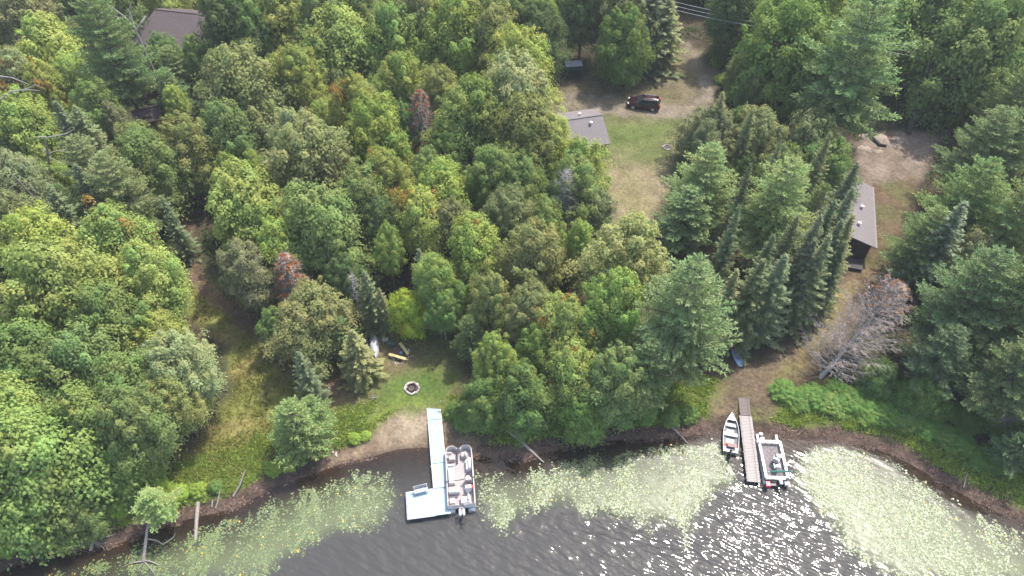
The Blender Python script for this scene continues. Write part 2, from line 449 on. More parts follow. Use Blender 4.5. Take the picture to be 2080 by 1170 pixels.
# ------------------------------------------------------------------ lily pads: far too many to count
rs = np.random.RandomState(5)
px_, py_ = [], []
for k, poly in PADS.items():
    P = [tuple(W(*p)[:2]) for p in poly]
    A = np.array(P); lo, hi = A.min(0) - 1, A.max(0) + 1
    n = int((hi - lo).prod() * 210)
    x = lo[0] + rs.rand(n) * (hi[0] - lo[0]); y = lo[1] + rs.rand(n) * (hi[1] - lo[1])
    sdv = poly_sd(P, x, y) + .45 * wob(x, y, .35, 41) + .35 * wob(x, y, .12, 43)
    hole = sst(.05, .38, wob(x, y, .9, 44) + .3 * wob(x, y, .2, 45))
    inner = sst(-.35, .9, sdv)
    prob = inner * (1 - .85 * hole) * (.2 + .8 * sst(-.15, .25, wob(x, y, .18, 46) + .5 * inner - .2))
    prob *= .35 + .65 * sst(-.3, .25, wob(x, y, .45, 48))
    prob *= sst(.25, 1.1, -shore_d(x, y) + .4 * wob(x, y, .3, 47))
    k_ = rs.rand(n) < prob
    px_.append(x[k_]); py_.append(y[k_])
px_, py_ = np.concatenate(px_), np.concatenate(py_)
n = len(px_)
rad = .03 + .062 * rs.rand(n) ** 1.8
K = 8
ang = np.linspace(0.28, 2 * math.pi - 0.28, K)[None, :] + rs.rand(n, 1) * 6.28
tiltx, tilty = rs.normal(0, .075, (2, n, 1))
ca, sa = np.cos(ang) * rad[:, None], np.sin(ang) * rad[:, None]
cx = np.stack([px_[:, None] + ca, py_[:, None] + sa, .012 + .016 * rs.rand(n, 1) + ca * tiltx + sa * tilty + .0 * ca], -1)
cc = np.stack([px_, py_, .015 + .012 * rs.rand(n)], -1)[:, None, :]
Vp = np.concatenate([cc, cx], 1)
ii = np.arange(n)[:, None, None] * (K + 1)
tri = np.stack([np.zeros(K - 1, int), np.arange(1, K), np.arange(2, K + 1)], -1)[None]
var = np.repeat(rs.rand(n), K + 1); yel = np.repeat((rs.rand(n) < .012).astype(float), K + 1)
m, nt, b, N, L = nodes('lily_pad')
a1 = N('ShaderNodeAttribute'); a1.attribute_name = 'var'
a2 = N('ShaderNodeAttribute'); a2.attribute_name = 'yellow'
rp = N('ShaderNodeValToRGB'); rp.color_ramp.elements[0].color = (.062, .095, .028, 1); rp.color_ramp.elements[1].color = (.145, .185, .06, 1)
L(a1.outputs['Fac'], rp.inputs[0])
mx = N('ShaderNodeMix'); mx.data_type = 'RGBA'; L(a2.outputs['Fac'], mx.inputs[0]); L(rp.outputs[0], mx.inputs[6]); mx.inputs[7].default_value = (.55, .33, .03, 1)
L(mx.outputs[2], b.inputs['Base Color']); b.inputs['Roughness'].default_value = .43; b.inputs['Specular IOR Level'].default_value = .72
PAD = m
pads = link('lily_pads', np_mesh('lily_pads', Vp.reshape(-1, 3), (tri + ii).reshape(-1, 3), {'var': ('FLOAT', var), 'yellow': ('FLOAT', yel)}, False, PAD))
tag(pads, 'pale green lily pads covering the water along the shore', 'lily pads', kind='stuff')

# ------------------------------------------------------------------ leaf card machinery
def cards(P, Nrm, ha, hb, rs, dirv=None, fold=.25):
    """diamond leaves: P centres, Nrm normals, half length ha, half width hb; dirv = long axis"""
    n = len(P)
    Nrm = Nrm / (np.linalg.norm(Nrm, axis=1, keepdims=True) + 1e-9)
    if dirv is None: dirv = rs.normal(size=(n, 3))
    t = dirv - Nrm * (dirv * Nrm).sum(1, keepdims=True)
    t /= np.linalg.norm(t, axis=1, keepdims=True) + 1e-9
    bb = np.cross(Nrm, t)
    ha = np.broadcast_to(np.asarray(ha, float).reshape(-1, 1), (n, 1)); hb = np.broadcast_to(np.asarray(hb, float).reshape(-1, 1), (n, 1))
    V = np.stack([P - t * ha, P + bb * hb - Nrm * hb * fold, P + t * ha, P - bb * hb - Nrm * hb * fold], 1).reshape(-1, 3)
    F = np.arange(4 * n).reshape(n, 4)
    return V, F
def leaf_mesh(name, V, F, var, lobe, mat_):
    return np_mesh(name, V, F, {'var': ('FLOAT', np.repeat(var, 4)), 'lobe': ('FLOAT', np.repeat(lobe, 4))}, False, mat_)

# ------------------------------------------------------------------ undergrowth, bank sedge, meadow grass (uncountable)
def in_forest(x, y, margin=0.6):
    ok = shore_d(x, y) > 3.2
    for k in RW: ok &= poly_sd(RW[k], x, y) < -margin
    return ok
rs = np.random.RandomState(8)
n = 26000
x = rs.uniform(-90, 90, n); y = rs.uniform(24, 125, n)
ok = in_forest(x, y) & (rs.rand(n) < .25 + .75 * sst(-.2, .3, wob(x, y, 1.2, 51)))
x, y = x[ok], y[ok]; n = len(x); M_ = 7
cx = np.repeat(x, M_) + rs.normal(0, .35, n * M_); cy = np.repeat(y, M_) + rs.normal(0, .35, n * M_)
cz = gz(cx, cy) + .1 + .55 * np.repeat(rs.rand(n), M_) * rs.rand(n * M_)
Nn = rs.normal(0, .45, (n * M_, 3)) + [0, 0, 1]
Vv, Ff = cards(np.stack([cx, cy, cz], -1), Nn, .13 + .12 * rs.rand(n * M_), .07 + .06 * rs.rand(n * M_), rs)
und = link('undergrowth', leaf_mesh('undergrowth', Vv, Ff, rs.rand(n * M_), np.repeat(rs.rand(n), M_) * .9, LEAF)); und.color = (.055, .095, .022, 1)
tag(und, 'low leafy undergrowth covering the forest floor', 'undergrowth', kind='stuff')
def blades(name, x, y, h, colr, label, cat, tuft=6, spread=.18, wid=.03, flat=.55):
    n = len(x)
    cx = np.repeat(x, tuft) + rs.normal(0, spread, n * tuft); cy = np.repeat(y, tuft) + rs.normal(0, spread, n * tuft)
    hh = np.repeat(h, tuft) * (.5 + .7 * rs.rand(n * tuft))
    cz = gz(cx, cy) + hh * .4
    d = np.stack([rs.normal(0, flat, n * tuft), rs.normal(0, flat, n * tuft), np.ones(n * tuft)], -1)
    d /= np.linalg.norm(d, axis=1, keepdims=True)
    Nn = np.cross(d, rs.normal(size=d.shape)) + [0, 0, .25]
    Vv, Ff = cards(np.stack([cx, cy, cz], -1), Nn, hh * .6, wid * (.6 + .8 * rs.rand(n * tuft)), rs, d, .1)
    o = link(name, leaf_mesh(name, Vv, Ff, rs.rand(n * tuft), np.repeat(rs.rand(n), tuft) * .95, LEAF)); o.color = colr
    return tag(o, label, cat, kind='stuff')
n = 30000
x = rs.uniform(-45, 48, n); d = .9 + 4.6 * rs.rand(n) ** 1.2
sl = (np.interp(x + 1, SX, SY) - np.interp(x - 1, SX, SY)) / 2
y = np.interp(x, SX, SY) + d * np.sqrt(1 + sl * sl)
ok = (poly_sd(RW['track'], x, y) < -.3) & (poly_sd(RW['beach'], x, y) < -.1) & (poly_sd(RW['lawn'], x, y) < 0) & (d > 1.5 + .6 * wob(x, y, .35, 31)) & (rs.rand(n) < .3 + .7 * sst(-.3, .3, wob(x, y, .5, 52)))
blades('bank_sedge', x[ok], y[ok], .15 + .3 * rs.rand(ok.sum()), (.25, .33, .07, 1), 'tall green sedge along the grassy bank of the lake', 'sedge', 7, .16, .035, .6)
# leaves, bark and stick litter washed up on the mud
n = 26000
x = rs.uniform(-46, 48, n); d = rs.uniform(-.25, 2.2, n)
y = np.interp(x, SX, SY) + d * np.sqrt(1 + ((np.interp(x + 1, SX, SY) - np.interp(x - 1, SX, SY)) / 2) ** 2)
ok = (rs.rand(n) < sst(-.25, .35, wob(x, y, .3, 61) + .3 * wob(x, y, .8, 62))) & (poly_sd(RW['beach'], x, y) < .3)
x, y = x[ok], y[ok]; n = len(x)
Nn = rs.normal(0, .35, (n, 3)) + [0, 0, 1]
Vv, Ff = cards(np.stack([x, y, np.maximum(gz(x, y), 0.0) + .015 + .03 * rs.rand(n)], -1), Nn, .05 + .16 * rs.rand(n) ** 3, .025 + .045 * rs.rand(n), rs)
lit = link('shore_litter', leaf_mesh('shore_litter', Vv, Ff, rs.rand(n) ** 1.4, rs.rand(n) * .9, leaf_mat('litter', 0, .0, .75))); lit.color = (.125, .088, .066, 1)
tag(lit, 'brown leaf and stick litter strewn along the muddy shore', 'litter', kind='stuff')
n = 16000
x = rs.uniform(-45, -15, n); y = rs.uniform(26, 62, n)
ok = (poly_sd(RW['meadow'], x, y) > .2) & (poly_sd(RW['path'], x, y) < 0) & (shore_d(x, y) > 2) & (rs.rand(n) < .3 + .7 * sst(-.4, .3, wob(x, y, .6, 53)))
blades('meadow_grass', x[ok], y[ok], .15 + .3 * rs.rand(ok.sum()), (.20, .21, .05, 1), 'rough olive grass of the meadow by the forest path', 'grass', 7, .2, .035, .8)
# ------------------------------------------------------------------ crown and trunk meshes (shared between trees)
def rnd_dirs(rs, n, zmin=-1.0, up=0.0):
    z = zmin + (1 - zmin) * rs.rand(n) ** (1 / (1 + up)); a = rs.rand(n) * 2 * math.pi
    r = np.sqrt(np.maximum(0, 1 - z * z))
    return np.stack([r * np.cos(a), r * np.sin(a), z], -1)
def crown_broad(name, seed, nb=62, thick=.17, leaf=.031, sprays=7, per=56, wide=.36, point=.75, loose=.2):
    """boughs reach out and up from the stem to an egg-shaped outline; each carries leaf sprays along its outer part.
    unit crown: radius about 1, height from -1 to 1"""
    rs = np.random.RandomState(seed)
    Pn, Nn, Vn, Ln, Sz = [], [], [], [], []
    ph = rs.rand(3) * 6.28; am = rs.uniform(.06, .17, 3)
    lean = rs.normal(0, .10, 2)
    def outline(t, a):
        w = np.interp(t, [0, .12, wide, .62, .84, 1.0], [.45, .80, 1.0, .86, .52, .10])
        w = w ** point
        return w * (1 + am[0] * math.sin(2 * a + ph[0]) + am[1] * math.sin(3 * a + ph[1] + 3 * t) + am[2] * math.sin(5 * a + ph[2] - 5 * t))
    for b in range(nb):
        t = (b + rs.rand()) / nb; t = t ** .85
        a = b * 2.39996 + rs.normal(0, .25)
        reach = outline(t, a) * rs.uniform(.74, 1.14)
        zt = -1 + 2 * t + rs.normal(0, .04)
        hd = np.array([math.cos(a), math.sin(a), 0])
        tip = hd * reach + np.array([lean[0] * t, lean[1] * t, zt])
        rise = (.30 + .55 * t) * (.35 + .65 * reach)
        root_ = np.array([lean[0] * t, lean[1] * t, max(-1.0, zt - rise)]) + hd * .06
        axis_ = tip - root_; L_ = np.linalg.norm(axis_); ax_ = axis_ / L_
        side = np.cross(ax_, [0, 0, 1.0]); side /= np.linalg.norm(side) + 1e-9
        th = thick * rs.uniform(.7, 1.3) * (.65 + .35 * min(1, reach))
        ns = max(5, int(sprays * (.5 + .7 * L_)))
        lob = rs.rand(); bl = rs.rand()
        for k in range(ns):
            s_ = .38 + .62 * (k + rs.rand()) / ns
            rad = th * (1.05 - .55 * abs(s_ - .62) / .4)
            c = root_ + axis_ * s_ + side * rs.normal(0, .75) * rad + np.array([0, 0, rs.normal(.1, .45) * rad])
            if rs.rand() < loose: c = c + rs.normal(0, .6, 3) * rad
            n = int(per * rs.uniform(.6, 1.4)); r = rad * rs.uniform(.55, .95)
            off = rs.normal(0, 1, (n, 3)) * r * [1, 1, .42]
            out = off / (np.abs(off).max() + 1e-9)
            Pn.append(c + off - np.array([0, 0, 1]) * (off[:, :2] ** 2).sum(1, keepdims=True) / (r * 3.2))
            Nn.append(off / r * .38 + hd * .25 + [0, 0, .72] + rs.normal(0, .16, (n, 3)))
            Sz.append(leaf * rs.uniform(.6, 1.3, n))
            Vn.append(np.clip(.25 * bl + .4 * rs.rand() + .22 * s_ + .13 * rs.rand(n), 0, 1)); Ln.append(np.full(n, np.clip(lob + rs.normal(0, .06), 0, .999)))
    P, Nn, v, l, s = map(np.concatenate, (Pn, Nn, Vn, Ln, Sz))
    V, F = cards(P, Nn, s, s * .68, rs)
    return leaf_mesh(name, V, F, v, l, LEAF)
def crown_pine(name, seed, H=18.0, R=4.6, z0=.22, whorls=17, per=5.8, droop=.0, taper=.62, sparse=1.0):
    """long level boughs carrying plumes of needles; returns needle mesh and wood mesh"""
    rs = np.random.RandomState(seed); wood = MB()
    wood.tube([(0, 0, -.3), (0, 0, H * .3), (rs.normal(0, .1), rs.normal(0, .1), H * .6), (0, 0, H * .95)], [.24, .17, .07, .012], 7)
    P, D, Vv, Ll, HA = [], [], [], [], []
    a0 = 0
    for w in range(whorls):
        t = w / (whorls - 1); z = H * (z0 + (1 - z0) * (.02 + .96 * t)) + rs.normal(0, .12)
        Lm = R * (min(1, (1 - t) * 1.25 + .03) ** taper) * (1 if t > .12 else .75)
        nb = int(round(per + rs.normal(0, .7))); a0 += 2.4
        for b in range(max(3, nb)):
            if rs.rand() > sparse: continue
            a = a0 + 2 * math.pi * b / nb + rs.normal(0, .22)
            Lb = Lm * rs.uniform(.62, 1.12)
            up = .10 + .5 * t ** 2 - droop * (1 - t); curve = rs.uniform(.02, .12)
            hd = np.array([math.cos(a), math.sin(a), 0]); sidev = np.array([-hd[1], hd[0], 0])
            def at(s): return np.array([0, 0, z]) + hd * Lb * s + np.array([0, 0, Lb * (up * s + curve * s * s)])
            wood.tube([at(0), at(.5), at(.9)], [.055 * Lb / R + .015, .035 * Lb / R + .01, .008], 4, False)
            lob = rs.rand()
            nsb = max(4, int(Lb * 3.4))
            for k in range(nsb):
                s = .12 + .88 * (k + .5) / nsb
                for sg in (-1, 1):
                    ln = (.30 * Lb * (1.12 - s) + .28) * rs.uniform(.7, 1.2)
                    bd = hd * rs.uniform(.55, .8) + sidev * sg * rs.uniform(.5, .85) + np.array([0, 0, rs.uniform(.0, .3)])
                    bd /= np.linalg.norm(bd)
                    nt_ = max(2, int(ln / .17))
                    for q in range(nt_):
                        u = (q + .8) / nt_
                        p = at(s) + bd * ln * u + np.array([0, 0, .05 * u])
                        m_ = 4
                        dv = bd * .8 + rs.normal(0, .55, (m_, 3)) + [0, 0, .35]
                        dv /= np.linalg.norm(dv, axis=1, keepdims=True)
                        ha = .13 + .07 * rs.rand(m_)
                        P.append(p + dv * ha[:, None] * .8); D.append(dv); HA.append(ha)
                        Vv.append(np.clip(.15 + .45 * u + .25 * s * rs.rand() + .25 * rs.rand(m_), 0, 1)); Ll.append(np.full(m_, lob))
    P, D, v, l, ha = map(np.concatenate, (P, D, Vv, Ll, HA))
    Nn = np.cross(D, rs.normal(size=D.shape)) + [0, 0, .5]
    V, F = cards(P, Nn, ha, .05, rs, D, .3)
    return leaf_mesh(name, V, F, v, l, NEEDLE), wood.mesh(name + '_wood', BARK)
def crown_spruce(name, seed, H=14.0, R=2.1, z0=.05, whorls=34, per=8):
    rs = np.random.RandomState(seed); wood = MB()
    wood.tube([(0, 0, -.3), (0, 0, H * .5), (0, 0, H * .985)], [.18, .1, .012], 6)
    P, D, Vv, Ll, HA = [], [], [], [], []
    for w in range(whorls):
        t = w / (whorls - 1); z = H * (z0 + (1 - z0) * .985 * t ** .93)
        Lm = R * ((1 - t) ** .82) + .10
        nb = max(4, int(per - 3 * t + rs.normal(0, .6)))
        for b in range(nb):
            a = 2.4 * w + 2 * math.pi * b / nb + rs.normal(0, .2); Lb = Lm * rs.uniform(.55, 1.22)
            hd = np.array([math.cos(a), math.sin(a), 0]); sv = np.array([-hd[1], hd[0], 0]); lob = rs.rand()
            dz = -.28 * (1 - t) + .35 * t
            n = max(3, int(Lb / .12))
            s = (np.arange(n) + .6) / n
            s = np.repeat(s, 5); n = len(s)
            wdt = (.30 * (1.05 - s) + .05) * Lb ** .6
            lat = rs.uniform(-1, 1, n) * wdt
            p = np.array([0, 0, z]) + hd * (Lb * s)[:, None] + sv * lat[:, None] + np.stack([0 * s, 0 * s, Lb * (dz * s + .16 * s * s) - .12 * np.abs(lat) + rs.normal(0, .04, n)], -1)
            d = hd * .8 + sv * (np.sign(lat) * .5)[:, None] + np.stack([0 * s, 0 * s, dz + .1 + rs.normal(0, .22, n)], -1)
            P.append(p); D.append(d / np.linalg.norm(d, axis=1, keepdims=True)); HA.append(.12 + .07 * rs.rand(n))
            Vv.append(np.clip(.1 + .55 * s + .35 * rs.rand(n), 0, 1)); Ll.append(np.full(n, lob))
    P, D, v, l, ha = map(np.concatenate, (P, D, Vv, Ll, HA))
    Nn = np.cross(D, np.cross([0, 0, 1.0], D)) * -1 + rs.normal(0, .5, D.shape); Nn[:, 2] = np.abs(Nn[:, 2]) + .2
    V, F = cards(P, Nn, ha, .05, rs, D, .3)
    return leaf_mesh(name, V, F, v, l, NEEDLE), wood.mesh(name + '_wood', BARK)
def dead_conifer(seed, H=12.0, R=2.6, whorls=16, per=6, twigs=7, trunk_r=.17, upc=.1, z0=.12):
    rs = np.random.RandomState(seed); tr = MB(); br = []; tw = MB(); tips = []
    tr.tube([(0, 0, -.3), (rs.normal(0, .1), rs.normal(0, .1), H * .5), (0, 0, H)], [trunk_r, trunk_r * .6, .015], 7)
    for w in range(whorls):
        t = w / (whorls - 1); z = H * (z0 + (.97 - z0) * t); Lm = R * (1 - t) ** .6 + .25
        for b in range(per):
            a = 2.4 * w + 2 * math.pi * b / per + rs.normal(0, .3); Lb = Lm * rs.uniform(.5, 1.15)
            hd = Vector((math.cos(a), math.sin(a), 0)); up = upc + .4 * t + rs.normal(0, .08)
            pts = [Vector((0, 0, z)) + hd * (Lb * s) + Vector((rs.normal(0, .05), rs.normal(0, .05), Lb * (up * s - .10 * math.sin(s * 3.1)))) for s in (0, .35, .7, 1)]
            br.append(MB().tube([pts[0] - hd * .01] + pts[1:], [.045, .032, .018, .006], 4, False))
            for k in range(twigs):
                s = rs.uniform(.25, 1); i = min(2, int(s * 3)); f = s * 3 - i
                p = pts[i].lerp(pts[i + 1], min(1, f)); sg = 1 if k % 2 else -1
                d = (hd * rs.uniform(.4, .9) + Vector((-hd.y, hd.x, 0)) * sg * rs.uniform(.3, .9) + Vector((0, 0, rs.normal(0, .3)))).normalized()
                ln = Lb * rs.uniform(.15, .4) * (1.3 - s) + .15
                e = p + d * ln
                tw.tube([p, p + d * ln * .55 + Vector(rs.normal(0, .04, 3)), e], [.011, .008, .004], 3, False)
                for q in range(3):
                    e0 = p.lerp(e, rs.uniform(.3, 1)); d2 = (d + Vector(rs.normal(0, .6, 3))).normalized()
                    tw.tube([e0, e0 + d2 * rs.uniform(.15, .45)], [.006, .003], 3, False)
            tips.append((np.array(pts[-1]), np.array(hd), t))
    return tr, br, tw, tips
def trunk_broad(name, seed, mat_):
    rs = random.Random(seed); mb = MB()
    mb.tube([(0, 0, -.02), (0, 0, .02), (rs.uniform(-.02, .02), rs.uniform(-.02, .02), .35), (rs.uniform(-.06, .06), rs.uniform(-.06, .06), .62), (rs.uniform(-.1, .1), rs.uniform(-.1, .1), .88)], [.075, .055, .043, .03, .01], 8)
    for k in range(7):
        a = k * 2.4 + rs.uniform(-.4, .4); z = rs.uniform(.36, .62); L_ = rs.uniform(.45, .78)
        mb.tube([(0, 0, z - .02), (.45 * L_ * math.cos(a), .45 * L_ * math.sin(a), z + .1), (L_ * math.cos(a), L_ * math.sin(a), z + rs.uniform(.14, .26))], [.026, .018, .006], 5)
    return mb.mesh(name, mat_)

CB = [crown_broad('crown_round', 100 + i, 84, .165, .029, wide=.42, point=.7) for i in range(5)]
CM = [crown_broad('crown_clumped', 200 + i, 58, .21, .034, wide=.36, point=.85) for i in range(4)]
CT = [crown_broad('crown_tall', 300 + i, 84, .15, .030, wide=.34, point=.95, loose=.35) for i in range(3)]
CP_ = [crown_pine('crown_pine', 400 + i) for i in range(3)]
CY = [crown_pine('crown_young_pine', 450 + i, 9.0, 3.0, .06, 13, 6, taper=.75) for i in range(2)]
CS = [crown_spruce('crown_spruce', 500 + i) for i in range(3)]
TRK = [trunk_broad('trunk_brown', 600 + i, BARK) for i in range(2)] + [trunk_broad('trunk_grey', 610 + i, BARK_GREY) for i in range(2)]

KC = 0.70
PAL = {'mid': ('87a456', 'mid-green'), 'dark': ('668346', 'dark green'), 'lime': ('a8c257', 'lime-green'), 'olive': ('96a760', 'olive-green'),
       'yolive': ('98b04e', 'yellowish olive'), 'pale': ('a9bd78', 'pale green'), 'grey': ('93a36c', 'grey-green'), 'bright': ('9cbb58', 'bright green'),
       'yellow': ('b6d83a', 'bright yellow'), 'rich': ('7aa04d', 'rich green'), 'pine': ('8ba86a', 'soft green'), 'pinel': ('98b571', 'light green'),
       'pined': ('7d9c6a', 'deep blue-green'), 'spr': ('7b8f64', 'dark green'), 'bluespr': ('889d74', 'blue-green'), 'sprl': ('94a26d', 'olive-tinged')}
LAND = [('the pale blue dock', (-7, 32)), ('the weathered plank dock', (21, 34)), ('the maroon car', (18, 85)), ('the grey-roofed cottage', (9, 76)),
        ('the long dark-gabled house', (38, 60)), ('the brown-roofed cabin', (-48, 97)), ('the small brown shed', (-47, 79)), ('the stone fire ring', (-10, 39)),
        ('the olive meadow', (-26, 42)), ('the dirt road', (27, 88)), ('the green open shed', (8, 92)), ('the driftwood shore', (-36, 29)),
        ('the overhead power lines', (38, 112)), ('the big leafless pine', (32, 41)), ('the cleared dirt yard', (46, 72)), ('the upturned grey canoe', (-14, 44)),
        ('the forest footpath', (-37, 58)), ('the blue paddleboard', (22, 43)), ('the dry lawn', (16, 63))]
TREES = []          # world x, y, radius
TCOUNT = [0]
def where(x, y, name):
    L2 = sorted(LAND, key=lambda l: math.hypot(l[1][0] - x, l[1][1] - y))[:2]
    d = math.hypot(L2[0][1][0] - x, L2[0][1][1] - y)
    if d < 6: return 'close to ' + L2[0][0]
    return ('near ' if d < 22 else 'deep in woods behind ') + L2[0][0] + (' toward ' + L2[1][0] if d < 22 else '')
def size_word(H): return 'small' if H < 8 else 'medium' if H < 13 else 'tall'
def finish(root, crown, look, H, x, y, cat, hexk, aut=1.0, kc=KC, jit=True):
    rj = random.Random(int(x * 91 + y * 37))
    c = hx(PAL[hexk][0], kc * (rj.uniform(.9, 1.1) if jit else 1))
    lum = .3 * c[0] + .6 * c[1] + .1 * c[2]; c = tuple(q * .88 + lum * .12 for q in c)
    crown.color = (c[0] * rj.uniform(1.0, 1.16), c[1] * .97, c[2] * rj.uniform(.78, 1.02), aut)
    extra = ' turning orange' if aut < .99 else ''
    lab = f"{size_word(H)} {PAL[hexk][1]} {look}{extra} {where(x, y, look)}"
    if len(lab.split()) > 16: lab = lab.split(' toward ')[0]
    tag(root, lab, cat, lab.replace('small ', '').replace('medium ', '').replace('tall ', '') + ' (look-alikes)')
def tree(kind, px, py, r, H, colk, aut=1.0, asp=None, zc=None, pos=None, R=None, view=True):
    rj = random.Random(px * 7 + py * 13 + TCOUNT[0]); TCOUNT[0] += 1
    g0 = 1.0
    if kind in 'bmt':
        asp = asp or {'b': 1.32, 'm': 1.4, 't': 1.85}[kind]
        if pos is None:
            z = H * .6
            for _ in range(4):
                p = W(px, py, z + g0 + .15 * (R or 3)); R = 1.06 * r * depth_of(p) / FPX; z = max(H - R * asp * .95, R * asp * .80)
            H = z + R * asp * .95
        else:
            p = np.array([pos[0], pos[1], 0]); z = max(H - R * asp * .95, R * asp * .80)
        x, y = p[0], p[1]; g0 = float(gz(x, y))
        root = empty({'b': 'oak_tree', 'm': 'maple_tree', 't': 'aspen_tree'}[kind], (x, y, g0), 0)
        tm = TRK[rj.randrange(4)] if kind != 't' else TRK[2 + rj.randrange(2)]
        rot = rj.uniform(0, 6.28)
        link('trunk', tm, None, root, (0, 0, 0), (0, 0, rot), (R, R, H))
        cm = {'b': CB, 'm': CM, 't': CT}[kind]
        c = link('crown', cm[rj.randrange(len(cm))], None, root, (0, 0, z), (0, 0, rj.uniform(0, 6.28)), (R, R, R * asp))
        finish(root, c, {'b': 'round-crowned oak', 'm': 'broad-leaved maple', 't': 'tall-crowned aspen'}[kind], H, x, y, 'tree', colk, aut)
    elif kind in 'py':
        H0, R0, lib = (18.0, 4.6, CP_) if kind == 'p' else (9.0, 3.0, CY)
        if pos is None:
            z = H * (.52 if kind == 'p' else .42)
            p = W(px, py, z + g0); R = r * depth_of(p) / FPX
        else: p = np.array([pos[0], pos[1], 0])
        x, y = p[0], p[1]; g0 = float(gz(x, y)); i = rj.randrange(len(lib)); rot = rj.uniform(0, 6.28); s = (R / R0, R / R0, H / H0)
        root = empty('white_pine', (x, y, g0), 0)
        link('trunk', lib[i][1], None, root, (0, 0, 0), (0, 0, rot), s)
        c = link('crown', lib[i][0], None, root, (0, 0, 0), (0, 0, rot), s)
        finish(root, c, 'white pine', H, x, y, 'pine tree', colk)
    elif kind == 's':                        # px, py is the tip
        if pos is None:
            p = W(px, py, H + g0); R = 1.35 * r * depth_of(W(px, py + 40, H * .4)) / FPX
        else: p = np.array([pos[0], pos[1], 0])
        x, y = p[0], p[1]; g0 = float(gz(x, y)); i = rj.randrange(3); rot = rj.uniform(0, 6.28); s = (R / 2.1, R / 2.1, H / 14.0)
        root = empty('spruce_tree', (x, y, g0), 0)
        link('trunk', CS[i][1], None, root, (0, 0, 0), (0, 0, rot), s)
        c = link('crown', CS[i][0], None, root, (0, 0, 0), (0, 0, rot), s)
        finish(root, c, 'narrow pointed spruce', H, x, y, 'spruce tree', colk)
    TREES.append((x, y, R))
    return root

